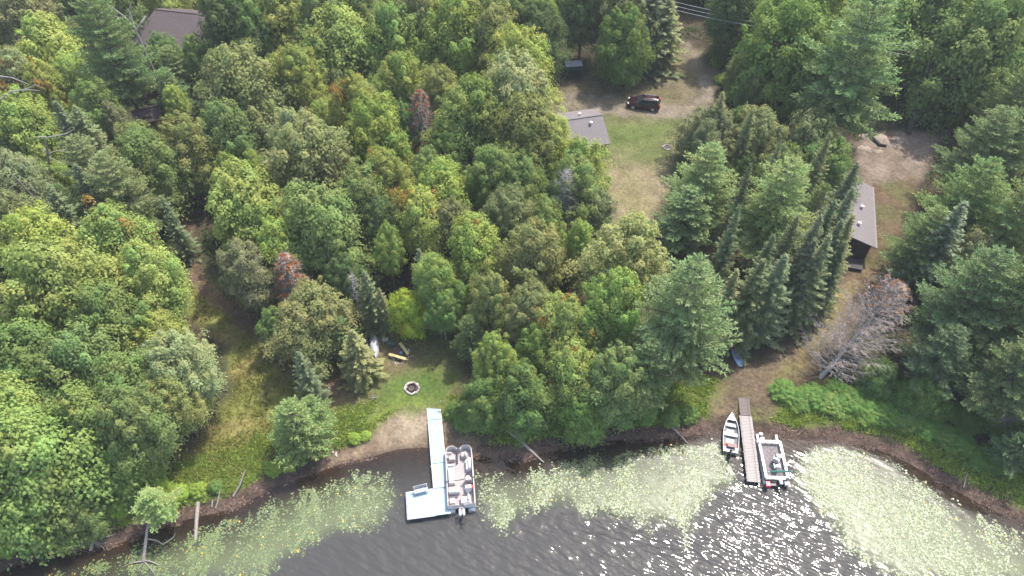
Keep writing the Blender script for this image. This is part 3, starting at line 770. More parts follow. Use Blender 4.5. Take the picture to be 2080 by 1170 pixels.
T = [
 # kind, px, py, radius px, height m, colour[, fraction not turned]
 # --- far left and top left
 ('b',60,45,68,13,'grey'),('b',205,30,70,12,'dark'),('m',105,115,70,13,'lime'),('b',30,150,45,12,'pale',.8),('m',95,175,42,11,'lime',.82),
 ('p',235,125,82,18,'pine'),('m',335,112,36,8,'rich'),('m',398,112,30,9,'mid'),('y',365,165,52,8,'pine'),('y',355,200,44,7,'pine'),('b',460,60,66,14,'dark'),('b',195,215,50,10,'mid'),('b',150,160,40,10,'bright'),('b',500,30,50,14,'rich'),
 ('b',565,45,80,14,'yolive'),('b',485,195,92,14,'olive'),('b',455,270,62,11,'mid'),('b',605,150,52,12,'yolive'),('m',690,105,80,13,'bright'),('m',800,80,62,13,'bright'),
 ('s',150,215,32,11,'bluespr'),('s',110,205,34,12,'spr'),('b',40,275,72,12,'lime'),('b',25,360,62,13,'grey'),('y',195,300,42,9,'pine'),
 ('b',300,325,70,12,'mid'),('p',200,375,70,13,'grey'),('b',380,300,60,11,'olive'),('b',625,345,100,14,'olive'),('m',720,205,48,12,'yolive',.96),('b',760,275,74,13,'yolive'),
 ('b',785,355,48,11,'yolive',.95),('m',600,270,48,12,'pale'),('m',815,160,48,11,'bright'),('b',920,70,72,14,'yolive'),('b',1000,60,60,14,'olive'),('b',1055,130,70,14,'lime'),
 ('b',895,175,42,11,'olive'),('b',955,235,74,13,'mid'),('b',1045,195,82,14,'pale'),('b',1060,265,72,13,'olive'),('m',1118,275,44,10,'lime'),('m',1180,338,56,9,'lime'),('m',895,380,58,11,'bright'),
 ('b',1092,70,60,13,'dark'),('b',740,30,52,13,'mid'),('b',860,25,50,14,'olive'),('b',1050,20,50,14,'mid'),('b',660,25,55,14,'mid'),('b',330,-35,50,10,'lime'),
 # --- top centre and right
 ('b',1265,80,54,11,'rich'),('b',1185,5,52,13,'dark'),('s',1330,-25,46,12,'spr'),('s',1362,-5,36,10.5,'sprl'),('s',1300,-10,32,11,'bluespr'),('b',1270,15,50,13,'grey'),('b',1500,62,52,8,'dark'),('b',1490,0,50,13,'dark'),
 ('b',1605,115,98,14,'rich'),('m',1590,30,58,14,'bright'),('p',1725,150,122,20,'pine'),('m',1820,60,75,13,'bright'),('b',1975,105,112,17,'mid'),
 ('p',2070,50,60,16,'pine'),('p',2050,225,62,13,'pine'),('m',1690,5,50,14,'lime'),('b',1900,10,60,15,'mid'),('b',2010,0,60,15,'rich'),
 # --- middle left
 ('b',30,440,55,12,'grey'),('s',95,375,40,12,'spr'),('s',150,330,36,12,'spr'),('p',255,410,75,13,'grey'),('m',225,480,68,12,'bright',.98),('m',296,550,62,12,'bright'),('s',325,395,20,9,'bluespr'),
 ('b',75,500,78,13,'lime'),('b',120,590,112,14,'bright'),('b',215,640,74,12,'mid'),('m',315,675,48,9,'lime'),('m',60,730,85,12,'rich'),('m',170,740,85,12,'mid'),
 ('b',362,732,66,11,'pale'),('m',255,775,70,11,'mid'),('b',268,842,74,11,'mid'),('b',345,800,54,9,'olive',.96),('b',510,425,92,13,'lime'),('b',496,540,56,10,'grey'),
 ('b',640,455,90,13,'mid'),('m',560,490,50,11,'bright'),('b',628,635,80,9,'olive',1.0,1.05),('m',560,655,36,6,'rich'),('y',700,690,40,6,'pine'),
 ('s',738,545,27,8.5,'bluespr'),('s',768,580,18,6.25,'sprl'),('s',712,665,35,7.5,'sprl'),('s',602,708,26,8,'spr'),('y',605,868,72,7.5,'pinel'),('y',640,840,45,5,'pine'),
 ('m',824,620,39,6,'yellow',.99,1.35),('m',882,548,40,10,'bright'),('b',898,618,34,7,'rich'),('s',850,500,24,8,'bluespr'),('t',785,490,32,10,'bright'),('m',850,430,52,11,'lime',.96),
 ('m',960,490,60,11,'bright',.97),('b',1030,425,54,11,'grey'),('b',1060,365,54,11,'mid'),('b',1085,510,70,12,'olive'),('t',1000,610,54,10,'olive'),('b',1085,620,52,10,'olive'),
 ('t',1180,500,44,11,'lime'),('b',1270,515,86,14,'pale'),('b',1250,600,62,13,'bright'),('p',1382,655,114,17,'pinel'),('m',1150,640,55,11,'bright',.94),('t',1005,725,46,9,'bright'),
 ('y',955,690,40,6.5,'pine'),('m',1155,735,58,9,'lime',.95),('m',1060,790,60,8,'rich'),('b',1255,760,66,10,'mid'),('p',1310,760,70,11,'pine'),('b',985,800,50,6,'rich'),('m',1180,820,52,6,'rich'),
 ('b',1000,350,55,11,'mid'),('b',1165,380,58,11,'mid'),('b',1215,420,40,8,'grey'),('b',900,310,50,9,'rich'),('b',720,400,60,11,'mid'),('m',1100,440,45,9,'mid'),
 ('m',1085,700,50,8,'rich'),('b',1200,680,50,9,'rich'),('b',930,600,40,7,'rich'),('b',700,560,45,8,'dark'),('b',770,440,48,9,'dark'),
 # --- middle right
 ('s',1470,185,24,11,'sprl'),('s',1530,220,22,11,'spr'),('b',1440,275,58,8,'grey'),('b',1540,285,62,9,'grey'),('b',1650,290,66,9,'grey'),('m',1680,345,58,9,'mid'),('b',1590,340,50,8,'mid'),
 ('p',1425,390,88,13,'pinel'),('p',1390,450,70,10,'pinel'),('p',1570,440,100,15,'pinel'),('s',1528,325,24,14,'spr'),('s',1505,410,26,14,'spr'),('s',1640,330,24,12,'sprl'),('s',1690,265,24,12,'sprl'),
 ('s',1745,325,34,14,'spr'),('s',1738,375,34,14,'bluespr'),('s',1737,430,32,13,'sprl'),('s',1700,400,34,14,'spr'),('s',1715,440,34,13,'spr'),('s',1690,470,34,13,'sprl'),('s',1672,430,34,14,'spr'),('s',1722,485,28,11,'spr'),('s',1660,480,34,12,'spr'),('s',1600,510,40,12,'bluespr'),('s',1555,520,40,12,'spr'),('s',1500,540,34,11,'sprl'),('s',1575,470,30,12,'spr'),('s',1625,430,30,13,'spr'),
 ('p',1955,430,88,14,'pine'),('s',1965,405,44,13,'bluespr'),('p',1990,320,78,13,'pine'),('p',2045,310,66,13,'pine'),('p',2045,470,84,15,'pine'),('p',1960,620,108,15,'pined'),('p',2055,640,112,16,'pined'),
 ('p',1905,730,66,10,'pined'),('p',2050,770,90,12,'pined'),('y',2065,915,52,5,'pined'),('p',1870,500,62,11,'pinel'),('b',1880,790,45,4,'rich'),('b',1790,760,36,4,'rich'),
 # --- bottom left
 ('m',60,935,120,13,'bright'),('m',15,835,85,12,'bright'),('b',240,930,60,7,'rich'),('b',150,1035,52,4.5,'mid'),('b',60,1050,55,5,'rich'),('m',170,850,75,11,'mid'),('b',270,930,34,5,'yolive'),
]
for e in T: tree(*e)

# smaller trees and bushes filling the wood; none where a clearing, a roof or the shore shows
CLEAR = [v for v in KEEPPX] + [[np.array(p) for p in q] for q in (
    [(280,10),(405,10),(405,110),(285,110)], [(1140,225),(1250,225),(1250,320),(1180,320)], [(1720,360),(1790,360),(1795,560),(1700,560)], [(270,215),(330,215),(330,265),(270,265)],
    [(1600,560),(1880,540),(1880,800),(1600,800)], [(780,640),(960,640),(960,900),(780,900)], [(1270,180),(1350,180),(1350,240),(1270,240)], [(1140,110),(1260,110),(1260,170),(1140,170)],
    [(340,420),(410,420),(420,600),(350,600)], [(730,640),(790,640),(790,740),(730,740)], [(1380,0),(1540,0),(1540,60),(1380,60)], [(1780,90),(1930,90),(1930,290),(1760,290)], [(395,140),(420,140),(420,240),(395,240)])]
CLEAR = [[tuple(map(float, p)) for p in q] for q in CLEAR]
def px_clear(u, v, marg=14):
    a, b_ = np.array([float(u)]), np.array([float(v)])
    return all(poly_sd(q, a, b_)[0] < -marg for q in CLEAR)
rj = random.Random(4242)
nfill = 0
for _ in range(9000):
    x, y = rj.uniform(-118, 118), rj.uniform(26, 168)
    if shore_d(np.array([x]), np.array([y]))[0] < 6: continue
    if not in_forest(np.array([x]), np.array([y]), .2)[0]: continue
    R = rj.uniform(1.5, 2.9); kind = rj.choice('bbbmmtys'); H = rj.uniform(5.5, 10)
    u, v = proj((x, y, H * .7)); outside = not (-60 < u < 2140 and v > -40)
    if outside and (abs(x) > 98 or y > 145 or v > 1250): continue
    if outside: R, H = rj.uniform(2.8, 4.6), rj.uniform(11, 16)
    if any(math.hypot(x - a, y - b_) < (.56 * (R + c)) for a, b_, c in TREES): continue
    if not outside:
        rp = R * FPX / depth_of((x, y, H * .7))
        if not (px_clear(u, v, rp * .7) and px_clear(*proj((x, y, H)), 10) and px_clear(*proj((x, y, .8)), 8)): continue
    elif u > -60 and u < 2140 and v < 1200 and not px_clear(u, v, 10): continue
    if kind == 's': R *= .62; H *= 1.2
    if kind == 'y': R = min(R, 2.6)
    tree(kind, 0, 0, 0, H, rj.choice({'s': ['spr', 'bluespr', 'sprl'], 'y': ['pine', 'pinel']}.get(kind, ['mid', 'rich', 'dark', 'grey', 'olive', 'bright'])), pos=(x, y), R=R)
    nfill += 1
    if nfill > 420: break

# shrubs along the bank and under the trees
def shrub(px, py, r, colk, label, hgt=1.0):
    p = G(px, py); R = r * depth_of(p) / FPX
    rr = random.Random(px * 3 + py)
    root = empty('shrub', p, 0)
    st = MB()
    for k in range(5):
        a = k * 1.26 + rr.random(); st.tube([(0, 0, -.1), (.35 * R * math.cos(a), .35 * R * math.sin(a), .5 * R * hgt), (.6 * R * math.cos(a), .6 * R * math.sin(a), .95 * R * hgt)], [.03, .02, .008], 5)
    st.build('stem', BARK, root)
    c = link('crown', CB[rr.randrange(4)], None, root, (0, 0, .75 * R * hgt), (0, 0, rr.uniform(0, 6)), (R * 1.15, R * 1.15, R * hgt * .85))
    cc = hx(PAL[colk][0], KC * rr.uniform(.9, 1.1)); c.color = (*cc, 1)
    tag(root, label, 'shrub', label + ' group')
for px, py, r in [(922,838,18),(940,862,18),(965,850,24),(1000,862,22),(1040,855,24),(1085,858,22),(1130,852,24),(1175,860,20),(1220,850,22),(1265,852,20),(1310,845,22),(1360,850,20),(1400,846,18)]:
    shrub(px, py, r, 'rich' if px % 2 else 'mid', 'low green shrub on the bank between the two docks')
for px, py, r in [(1590,800,26),(1620,812,24),(1655,808,28),(1690,822,26),(1725,818,30),(1760,835,28),(1800,842,32),(1840,850,30),(1880,870,28),(1915,888,26),(1950,900,28),(1985,930,26),(2020,940,28),(1700,795,22),(1760,800,28),(1830,815,30),(1900,835,32),(1960,850,34),(2030,870,34)]:
    shrub(px, py, r, ('rich', 'mid', 'rich')[px % 3], 'leafy shrub on the bank below the big leafless pine', .5)
for px, py, r in [(30,1105,24),(70,1085,22),(110,1066,20),(200,1060,26),(240,1035,24),(290,1010,26),(330,1000,24),(372,1008,18),(405,1000,16),(440,992,14)]:
    shrub(px, py, r, ('lime', 'rich', 'mid')[px % 3], 'low bright shrub at the edge of the driftwood shore')
for px, py, r in [(560,955,16),(590,945,14),(720,895,12),(745,888,10)]:
    shrub(px, py, r, 'lime', 'small yellow-green shrub on the bank beside the sandy beach')
for px, py, r in [(1468,165,16),(1478,200,16),(1455,130,13)]:
    shrub(px, py, r, 'lime', 'green roadside shrub at the bend of the dirt road', .6)

print('FILL', nfill, 'TREES', len(TREES))
# ------------------------------------------------------------------ dead and leaning trees, snags, logs
BROWN_TWIG = mat('dead_twig', (.50, .41, .37), .9, scale=4)
GREY_TWIG = mat('grey_twig', (.36, .33, .31), .9, scale=4)
def dead_tree(name, base, H, R, label, seed, twig_mat, per=6, whorls=16, twigs=7, lean=None, tuftcol=None, upc=.1, trunk_mat=None, trunk_r=.17, z0=.12, tuft_from=.3, tuft_p=.6):
    root = empty(name, base, 0)
    tr, br, tw, tips = dead_conifer(seed, H, R, whorls, per, twigs, trunk_r, upc, z0)
    tr.build('trunk', trunk_mat or DEADWOOD, root); tag(tw.build('twigs', twig_mat, root), kind='stuff')
    for b_ in br: b_.build('branch', trunk_mat or DEADWOOD, root)
    if tuftcol:
        rs = np.random.RandomState(seed); P, D = [], []
        for p, d, t in tips:
            if t < tuft_from or rs.rand() > tuft_p: continue
            for k in range(44):
                dv = d * .6 + rs.normal(0, .5, 3); P.append(p - d * .25 * rs.rand() + rs.normal(0, .07, 3)); D.append(dv)
        P, D = np.array(P), np.array(D)
        V, F = cards(P, np.cross(D, rs.normal(size=D.shape)) + [0, 0, .3], .11, .035, rs, D)
        o = link('dead_needles', leaf_mesh('dead_needles', V, F, rs.rand(len(P)), .72 + .25 * rs.rand(len(P)), NEEDLE), None, root); o.color = (*tuftcol, 1)
        o['label'] = 'rust-brown dead needle tufts'
    if lean is not None: root.rotation_euler = lean
    tag(root, label, 'dead tree'); TREES.append((base[0], base[1], R)); return root
def lean_to(base, tip):
    v = Vector(tip) - Vector(base); return v.to_track_quat('Z', 'Y').to_euler(), v.length
b0 = G(1668, 765); tp = W(1832, 572, 8.6)
eu, Hd = lean_to(b0, tp)
dead_tree('dead_pine', b0, Hd, 4.6, 'big leafless pine with pinkish twigs and rust-brown tips beside the track', 901, BROWN_TWIG, 9, 22, 14, eu, (.36, .17, .09), .30, DEADWOOD, .24, .08, .6, .5)
b0 = G(1140, 500)
dead_tree('dead_spruce', b0, 11, 2.3, 'bare silver-grey dead spruce in the woods below the dry lawn', 902, GREY_TWIG, 7, 18, 7, upc=-.1)
p = W(855, 225, 8); b0 = np.array([p[0], p[1] - .2, float(gz(p[0], p[1]))])
dead_tree('dead_fir', b0, 10.0, 2.3, 'dying fir with grey twigs and red-brown needles between green maples', 903, GREY_TWIG, 7, 18, 8, None, (.33, .11, .045), -.05, None, .17, .3, .0, .9)
p = W(590, 562, 7.0); b0 = np.array([p[0], p[1], float(gz(p[0], p[1]))])
dead_tree('red_fir', b0, 9.4, 2.2, 'small dead fir with rust-red needles behind the olive oak', 904, BROWN_TWIG, 9, 20, 9, None, (.36, .12, .045), .0, None, .13, .15, .0, 1.0)
p = W(697, 580, 8); b0 = np.array([p[0] + .6, p[1] + 1.2, float(gz(p[0], p[1]))])
dead_tree('dead_sapling', b0, 7.6, .9, 'thin grey dead sapling beside the blue-green spruce', 905, GREY_TWIG, 4, 12, 4)
p = W(2050, 840, 3); b0 = np.array([p[0], p[1], float(gz(p[0], p[1]))])
dead_tree('dead_bush', b0, 4.0, 1.4, 'grey dead sapling in the dark pines by the right shore', 906, GREY_TWIG, 6, 10, 6)
def snag(name, pts, rads, label, limbs=(), cat='dead tree', m=None):
    root = empty(name, pts[0], 0)
    rel = [Vector(q) - Vector(pts[0]) for q in pts]
    MB().tube(rel, rads, 8).build('trunk', m or DEADWOOD, root)
    for l in limbs:
        MB().tube([Vector(q) - Vector(pts[0]) for q in l[0]], l[1], 5).build('limb', m or DEADWOOD, root)
    return tag(root, label, cat)
def Wv(px, py, z): return Vector(W(px, py, z))
# tall bare snags standing in the left wood
g_ = Wv(75, 470, 1)
g_ = Vector((Wv(22, 350, 13).x + 1.2, Wv(22, 350, 13).y + 1.0, 1.2))
snag('dead_snag', [g_, g_.lerp(Wv(22, 350, 13), .5), Wv(22, 350, 13)], [.2, .15, .04], 'bare grey pole of a dead tree above the left woods',
     [([Wv(40, 385, 10.5), Wv(60, 375, 11), Wv(75, 392, 11.2)], [.06, .04, .015]), ([Wv(34, 372, 11.3), Wv(15, 385, 11.5)], [.05, .015])], m=BARK_GREY)
a = Wv(100, 335, 8.5)
snag('dead_snag', [Vector((a.x + .4, a.y + .3, 1.2)), a, Wv(92, 278, 12.5)], [.24, .17, .07], 'whitened broken snag with crooked arms above the left woods',
     [([Wv(92, 278, 12.5), Wv(72, 278, 12.6)], [.07, .03]), ([Wv(92, 280, 12.4), Wv(130, 273, 12.8), Wv(152, 262, 13)], [.07, .05, .015]),
      ([Wv(98, 312, 10.2), Wv(118, 306, 10.5), Wv(138, 310, 10.6)], [.06, .04, .015]), ([Wv(99, 320, 9.6), Wv(120, 328, 9.8)], [.06, .02]), ([Wv(96, 298, 11), Wv(85, 312, 11)], [.05, .02])])
a = Wv(10, 210, 12)
snag('dead_snag', [Vector((Wv(22, 242, 10).x + .3, Wv(22, 242, 10).y + .5, 1.2)), Wv(22, 245, 10), Wv(3, 200, 13)], [.26, .2, .12], 'pale dead tree with a long arm reaching over the lime maple',
     [([Wv(3, 200, 13), Wv(22, 186, 13.5), Wv(50, 182, 13.6), Wv(82, 184, 13.8)], [.12, .1, .06, .02]), ([Wv(50, 182, 13.6), Wv(72, 172, 14), Wv(85, 178, 14)], [.06, .04, .01]), ([Wv(8, 210, 12.4), Wv(20, 206, 12.5)], [.06, .02]),
      ([Wv(0, 155, 15), Wv(25, 158, 15), Wv(60, 172, 14.8)], [.08, .06, .02])])
a = Wv(272, 55, 12)
snag('dead_snag', [Vector((a.x + .3, a.y, 1.4)), a, Wv(250, 32, 13.5), Wv(222, 10, 15)], [.24, .17, .1, .03], 'forked bare grey tree beside the brown-roofed cabin',
     [([a, Wv(262, 20, 14), Wv(268, 3, 15)], [.13, .1, .04]), ([Wv(250, 38, 13.2), Wv(224, 30, 14)], [.06, .02]), ([Wv(277, 62, 11.5), Wv(288, 45, 12.5), Wv(296, 32, 13)], [.15, .12, .1])], m=DEADWOOD)
# two dark trunks leaning by the dirt yard
for pts, lab in (([G(1845, 272), Wv(1870, 190, 5), Wv(1898, 112, 9.5)], 'thick dark leaning trunk at the edge of the cleared dirt yard'), ([G(1890, 235), Wv(1905, 190, 3.5), Wv(1925, 160, 6)], 'thinner dark trunk leaning behind the cleared dirt yard'),
                 ([G(1812, 262), Wv(1818, 230, 2.5), Wv(1822, 200, 5)], 'short dark trunk under the big white pine by the dirt yard')):
    snag('tree_trunk', pts, [.36, .3, .2] if 'thick' in lab else [.22, .18, .12], lab, [([Vector(pts[1]), Vector(pts[1]).lerp(Vector(pts[2]), .6) + Vector((-.9, 0, .6))], [.14, .06])] if 'thick' in lab else (), 'tree trunk', BARK)
# the leaning cedar with bare roots in the shallows
rb = Wv(292, 1140, .02); top = Wv(314, 1030, 3.6)
root = empty('leaning_cedar', rb, 0)
MB().tube([Vector((0, 0, -.25)), Vector((0, 0, .1)), (Wv(299, 1075, 2.0) - rb), (top - rb)], [.16, .14, .11, .04], 8).build('trunk', DRIFT, root)
for q in ([(292, 1140, .15), (270, 1142, .2), (248, 1152, .0)], [(294, 1138, .15), (310, 1142, .2), (328, 1150, .0)], [(294, 1142, .1), (306, 1155, .1), (316, 1168, -.02)], [(290, 1144, .1), (278, 1160, .0)],
          [(298, 1094, 1.3), (318, 1098, .9), (332, 1106, .5), (352, 1092, .8), (357, 1082, 1.2)]):
    MB().tube([Wv(*s) - rb for s in q], [.06] + [.05] * (len(q) - 2) + [.015], 5).build('root' if q[0][1] > 1100 else 'limb', DRIFT, root)
o = link('crown', CY[0][0], None, root, (top - rb) + Vector((0, .3, -2.0)), (0, 0, 1), (.66, .66, .42)); o.color = (*hx(PAL['pale'][0], KC), 1)
tag(root, 'small cedar leaning over the lily pads on bare spreading roots', 'tree')
LOGS = [
 ([(1030,873,.45),(1062,900,.25),(1105,940,-.05)], [.17,.15,.06], 'long pale log lying from the bank into the lily pads'),
 ([(1357,860,.5),(1380,882,.2),(1402,906,-.03)], [.08,.07,.03], 'thin grey branch sticking out from the dark bank'),
 ([(402,1020,.75),(399,1060,.35),(397,1098,-.1)], [.17,.16,.13], 'upright pale broken trunk standing at the edge of the lily pads'),
 ([(498,955,1.6),(487,985,.8),(474,1008,.1)], [.05,.08,.1], 'slanting thin dead stem leaning over the mud near the meadow'),
 ([(447,995,1.0),(442,1020,.4),(438,1032,.05)], [.04,.06,.08], 'short pointed dead stake in the mud near the meadow'),
 ([(432,1015,.5),(430,1030,.15)], [.05,.07], 'stubby grey stump by the pointed stake in the mud'),
 ([(196,1055,1.6),(190,1090,.7),(184,1118,.05)], [.06,.1,.14], 'grey dead trunk with spread limbs on the dark mud'),
 ([(105,1085,.8),(86,1102,.25)], [.05,.08], 'short grey driftwood stick on the dark mud'),
 ([(172,1075,1.0),(167,1108,.1)], [.05,.07], 'slim upright dead stick on the dark mud'),
 ([(180,975,2.6),(196,1005,1.2),(140,1030,.6)], [.08,.06,.03], 'tangled grey fallen branch under the lime maple by the shore'),
 ([(195,1000,.5),(235,1010,.35)], [.06,.03], 'grey fallen limb beside the tangled branch'),
 ([(2060,855,1.5),(2030,882,.4),(2018,868,.3)], [.06,.05,.02], 'pale bare branch lying among the shore shrubs'),
 ([(1964,963,.6),(1957,990,.15)], [.03,.05], 'thin crooked stick on the mud of the far right shore'),
]
for pts, rr, lab in LOGS:
    P = []
    for i, q in enumerate(pts):
        z0 = q[2]; p = W(q[0], q[1], max(z0, 0.0)); z_ = max(float(gz(p[0], p[1])) + .04, z0) if i < len(pts) - 1 or z0 > 0 else z0
        p = W(q[0], q[1], z_); P.append(Vector((p[0], p[1], z_)))
    limbs = []
    if 'spread limbs' in lab:
        for t_ in ([(190,1085,.8),(215,1078,.9),(232,1072,1.0)],[(188,1095,.6),(205,1105,.5),(225,1100,.4)],[(188,1100,.5),(210,1112,.3),(212,1118,.1)],[(190,1080,.9),(178,1075,.9)],[(189,1090,.7),(220,1090,.7),(236,1084,.8)]):
            limbs.append(([Wv(*s) for s in t_], [.045] + [.03] * (len(t_) - 2) + [.012]))
    if 'tangled' in lab:
        for t_ in ([(185,982,2.2),(165,1000,1.6),(148,1015,1.2)],[(190,990,1.8),(210,975,2.0)],[(180,978,2.4),(205,966,2.6)]):
            limbs.append(([Wv(*s) for s in t_], [.04, .03, .01][:len(t_)]))
    snag('driftwood_log', P, rr, lab, limbs, 'log', DRIFT)

# ------------------------------------------------------------------ materials of made things
DECKBLUE = mat('dock_panel', (.29, .385, .42), .55, var=.05, scale=3, spec=.5)
ALU = mat('aluminium', (.52, .53, .54), .42, .75, var=.1, scale=5)
ALUP = mat('aluminium_paint', (.25, .26, .25), .5, .15, var=.12, scale=5)
BLACK = mat('black_plastic', (.018, .018, .02), .45)
WHITE = mat('white_vinyl', (.60, .58, .56), .45, var=.05)
BEIGE = mat('beige_vinyl', (.42, .37, .335), .5, var=.08)
TAUPE = mat('taupe_carpet', (.34, .30, .295), .9, var=.12, scale=8)
DKDECK = mat('dark_deck', (.17, .15, .15), .85, var=.2, scale=4)
PLANK = mat('weathered_plank', (.335, .30, .28), .85, var=.18, scale=5, bump=.004)
PLANKD = mat('dark_plank', (.16, .13, .115), .85, var=.2, scale=5, bump=.004)
GREEN = mat('green_canvas', (.015, .115, .085), .7, var=.15)
RED = mat('red_plastic', (.60, .03, .08), .4, var=.06)
ORANGE = mat('orange_vest', (.75, .13, .06), .7, var=.08)
GREYP = mat('grey_plastic', (.38, .38, .40), .5, var=.08)
SHING = mat('shingle_grey', (.27, .24, .24), .92, var=.10, scale=9)
SHINB = mat('shingle_brown', (.135, .105, .105), .92, var=.18, scale=7)
WALLD = mat('dark_wall', (.05, .045, .045), .8, var=.15, scale=3)
WALLB = mat('brown_wall', (.15, .075, .05), .8, var=.2, scale=3)
WALLO = mat('orange_wall', (.34, .15, .07), .8, var=.15, scale=3)
WALLL = mat('tan_wall', (.30, .25, .20), .8, var=.1, scale=3)
GLASSD = mat('window_glass', (.02, .025, .03), .08, var=.02)
def courses(m, freq=5.2):
    """fine shingle courses: relief and a faint shade line, running along the roof's own x axis"""
    nt = m.node_tree; N, L = nt.nodes.new, nt.links.new; b = nt.nodes['Principled BSDF']
    tc = N('ShaderNodeTexCoord'); bk = N('ShaderNodeTexBrick'); bk.inputs['Scale'].default_value = freq
    bk.inputs['Color1'].default_value = (1, 1, 1, 1); bk.inputs['Color2'].default_value = (.78, .78, .78, 1); bk.inputs['Mortar'].default_value = (.45, .45, .45, 1); bk.inputs['Mortar Size'].default_value = .03
    L(tc.outputs['Object'], bk.inputs['Vector'])
    old = b.inputs['Base Color'].links[0].from_socket
    mm = N('ShaderNodeMix'); mm.data_type = 'RGBA'; mm.blend_type = 'MULTIPLY'; mm.inputs[0].default_value = .55
    L(old, mm.inputs[6]); L(bk.outputs[0], mm.inputs[7]); L(mm.outputs[2], b.inputs['Base Color'])
    bp = N('ShaderNodeBump'); bp.inputs['Distance'].default_value = .02; L(bk.outputs[1], bp.inputs['Height']); bp.invert = True; L(bp.outputs[0], b.inputs['Normal'])
courses(SHING); courses(SHINB)

def frame2(bow, stern, z):
    """yaw so that local +y runs from stern to bow; returns centre, yaw, length"""
    a, b = Vector(W(*bow, z)), Vector(W(*stern, z)); d = a - b
    return (a + b) / 2, math.atan2(-d.x, d.y), d.length

# ------------------------------------------------------------------ pale blue L-shaped dock
DZ = .52
a, b = Vector(W(879.5, 812, DZ)), Vector(W(900, 1045, DZ)); d = a - b; yaw = math.atan2(-d.x, d.y); LD = d.length
dock = empty('blue_dock', (b.x, b.y, 0), yaw, 'long pale blue dock ending in a square white platform', 'dock')
wd = 1.2
seams = [0, 2.45, (1045 - 947) / 233 * LD, (1045 - 856) / 233 * LD, LD]
for i in range(4):
    y0, y1 = seams[i] + (.02 if i else 0), seams[i + 1] - .02
    sec = MB().box((0, (y0 + y1) / 2, DZ - .03), (wd, y1 - y0, .06)).build('deck_section', DECKBLUE, dock, .01)
    for sx in (-1, 1): MB().box((sx * (wd / 2 + .024), (y0 + y1) / 2, DZ - .075), (.04, y1 - y0, .15)).build('side_rail', ALU, sec)
    yy = y1 - .25
    for sx in (-1, 1):
        bx_, by_ = b.x + (math.cos(yaw) * sx * .66 - math.sin(yaw) * yy), b.y + (math.sin(yaw) * sx * .66 + math.cos(yaw) * yy)
        MB().tube([(sx * .69, yy, min(-.05, float(gz(bx_, by_)) - .1)), (sx * .69, yy, DZ + .08)], .03, 8).build('leg', ALU, dock)
pl = MB().box((-wd / 2 - .055 - 1.15, 1.225, DZ - .03), (2.3, 2.43, .06)).build('platform_panel', DECKBLUE, dock, .01)
MB().wall([(-wd / 2 - .05, .0), (-wd / 2 - 2.4, .0), (-wd / 2 - 2.4, 2.45), (-wd / 2 - .05, 2.45)], .04, DZ - .16, DZ - .005).build('side_rail', ALU, pl)
for px_l, py_l in ((-wd / 2 - 2.3, .1), (-wd / 2 - 2.3, 2.35), (-wd / 2 - 1.2, .1), (.5, .1)):
    MB().tube([(px_l, py_l, -2.2), (px_l, py_l, DZ - .03)], .03, 8).build('leg', ALU, dock)
MB().add([(-.6, LD + .02, DZ - .05), (.6, LD + .02, DZ - .05), (.5, LD + 1.0, .52), (-.25, LD + 1.0, .52), (-.6, LD + .02, DZ - .12), (.6, LD + .02, DZ - .12), (.5, LD + 1.0, .40), (-.25, LD + 1.0, .40)],
         [(0, 1, 2, 3), (7, 6, 5, 4), (0, 4, 5, 1), (1, 5, 6, 2), (2, 6, 7, 3), (3, 7, 4, 0)]).build('landing_ramp', PLANKD, dock)
bp_ = Vector(W(856, 1000, DZ))
bench = empty('dock_bench', (bp_.x, bp_.y, DZ), yaw + .12, 'small grey bench facing the lake on the white platform edge', 'bench')
MB().box((0, 0, .42), (1.2, .38, .04)).build('seat', GREYP, bench, .01)
for k in range(3): MB().box((0, .24 + .02 * k, .55 + .12 * k), (1.2, .03, .09)).build('back_slat', GREYP, bench)
for sx in (-1, 1):
    MB().box((sx * .55, -.15, .2), (.05, .05, .4)).build('leg', ALU, bench); MB().box((sx * .55, .2, .42), (.05, .05, .84)).build('leg', ALU, bench)

# ------------------------------------------------------------------ the furnished pontoon boat
def outboard(parent, y, z, cowl_mat, tilt=0.9, twin=False, x=0.0):
    mo = MB()
    if twin:
        for sx in (-1, 1):
            mo.tube([(x + sx * .15, y - .12, z + .22), (x + sx * .15, y - .2, z + .30), (x + sx * .15, y - .62, z + .34), (x + sx * .15, y - .72, z + .30)], [.07, .12, .13, .07], 10)
    else:
        mo.tube([(x, y - .05, z + .24), (x, y - .12, z + .32), (x, y - .45, z + .36), (x, y - .55, z + .32)], [.08, .16, .17, .09], 10)
    e = mo.build('motor_cowl', cowl_mat, parent, smooth=True)
    lg = MB(); lg.box((x, y - .35, z + .05), (.12, .22, .5)); lg.tube([(x, y - .4, z - .1), (x, y - .4 - .75 * tilt, z - .15)], [.08, .05], 8); lg.tube([(x, y - .85 * tilt - .3, z - .06), (x, y - .85 * tilt - .32, z - .32)], [.06, .05], 8)
    lg.build('motor_leg', BLACK, parent)
    pr = MB()
    for k in range(3):
        a_ = k * 2.09; pr.box((x + .1 * math.cos(a_), y - .86 * tilt - .42, z - .2 + .1 * math.sin(a_)), (.11, .03, .11))
    pr.build('propeller', BLACK, parent)
ctr, yaw, LB = frame2((931, 909), (938, 1032), .6)
pb = empty('pontoon_boat', (ctr.x, ctr.y, 0), yaw, 'beige furnished pontoon boat moored beside the pale blue dock', 'boat')
hw, hl = 1.22, LB / 2
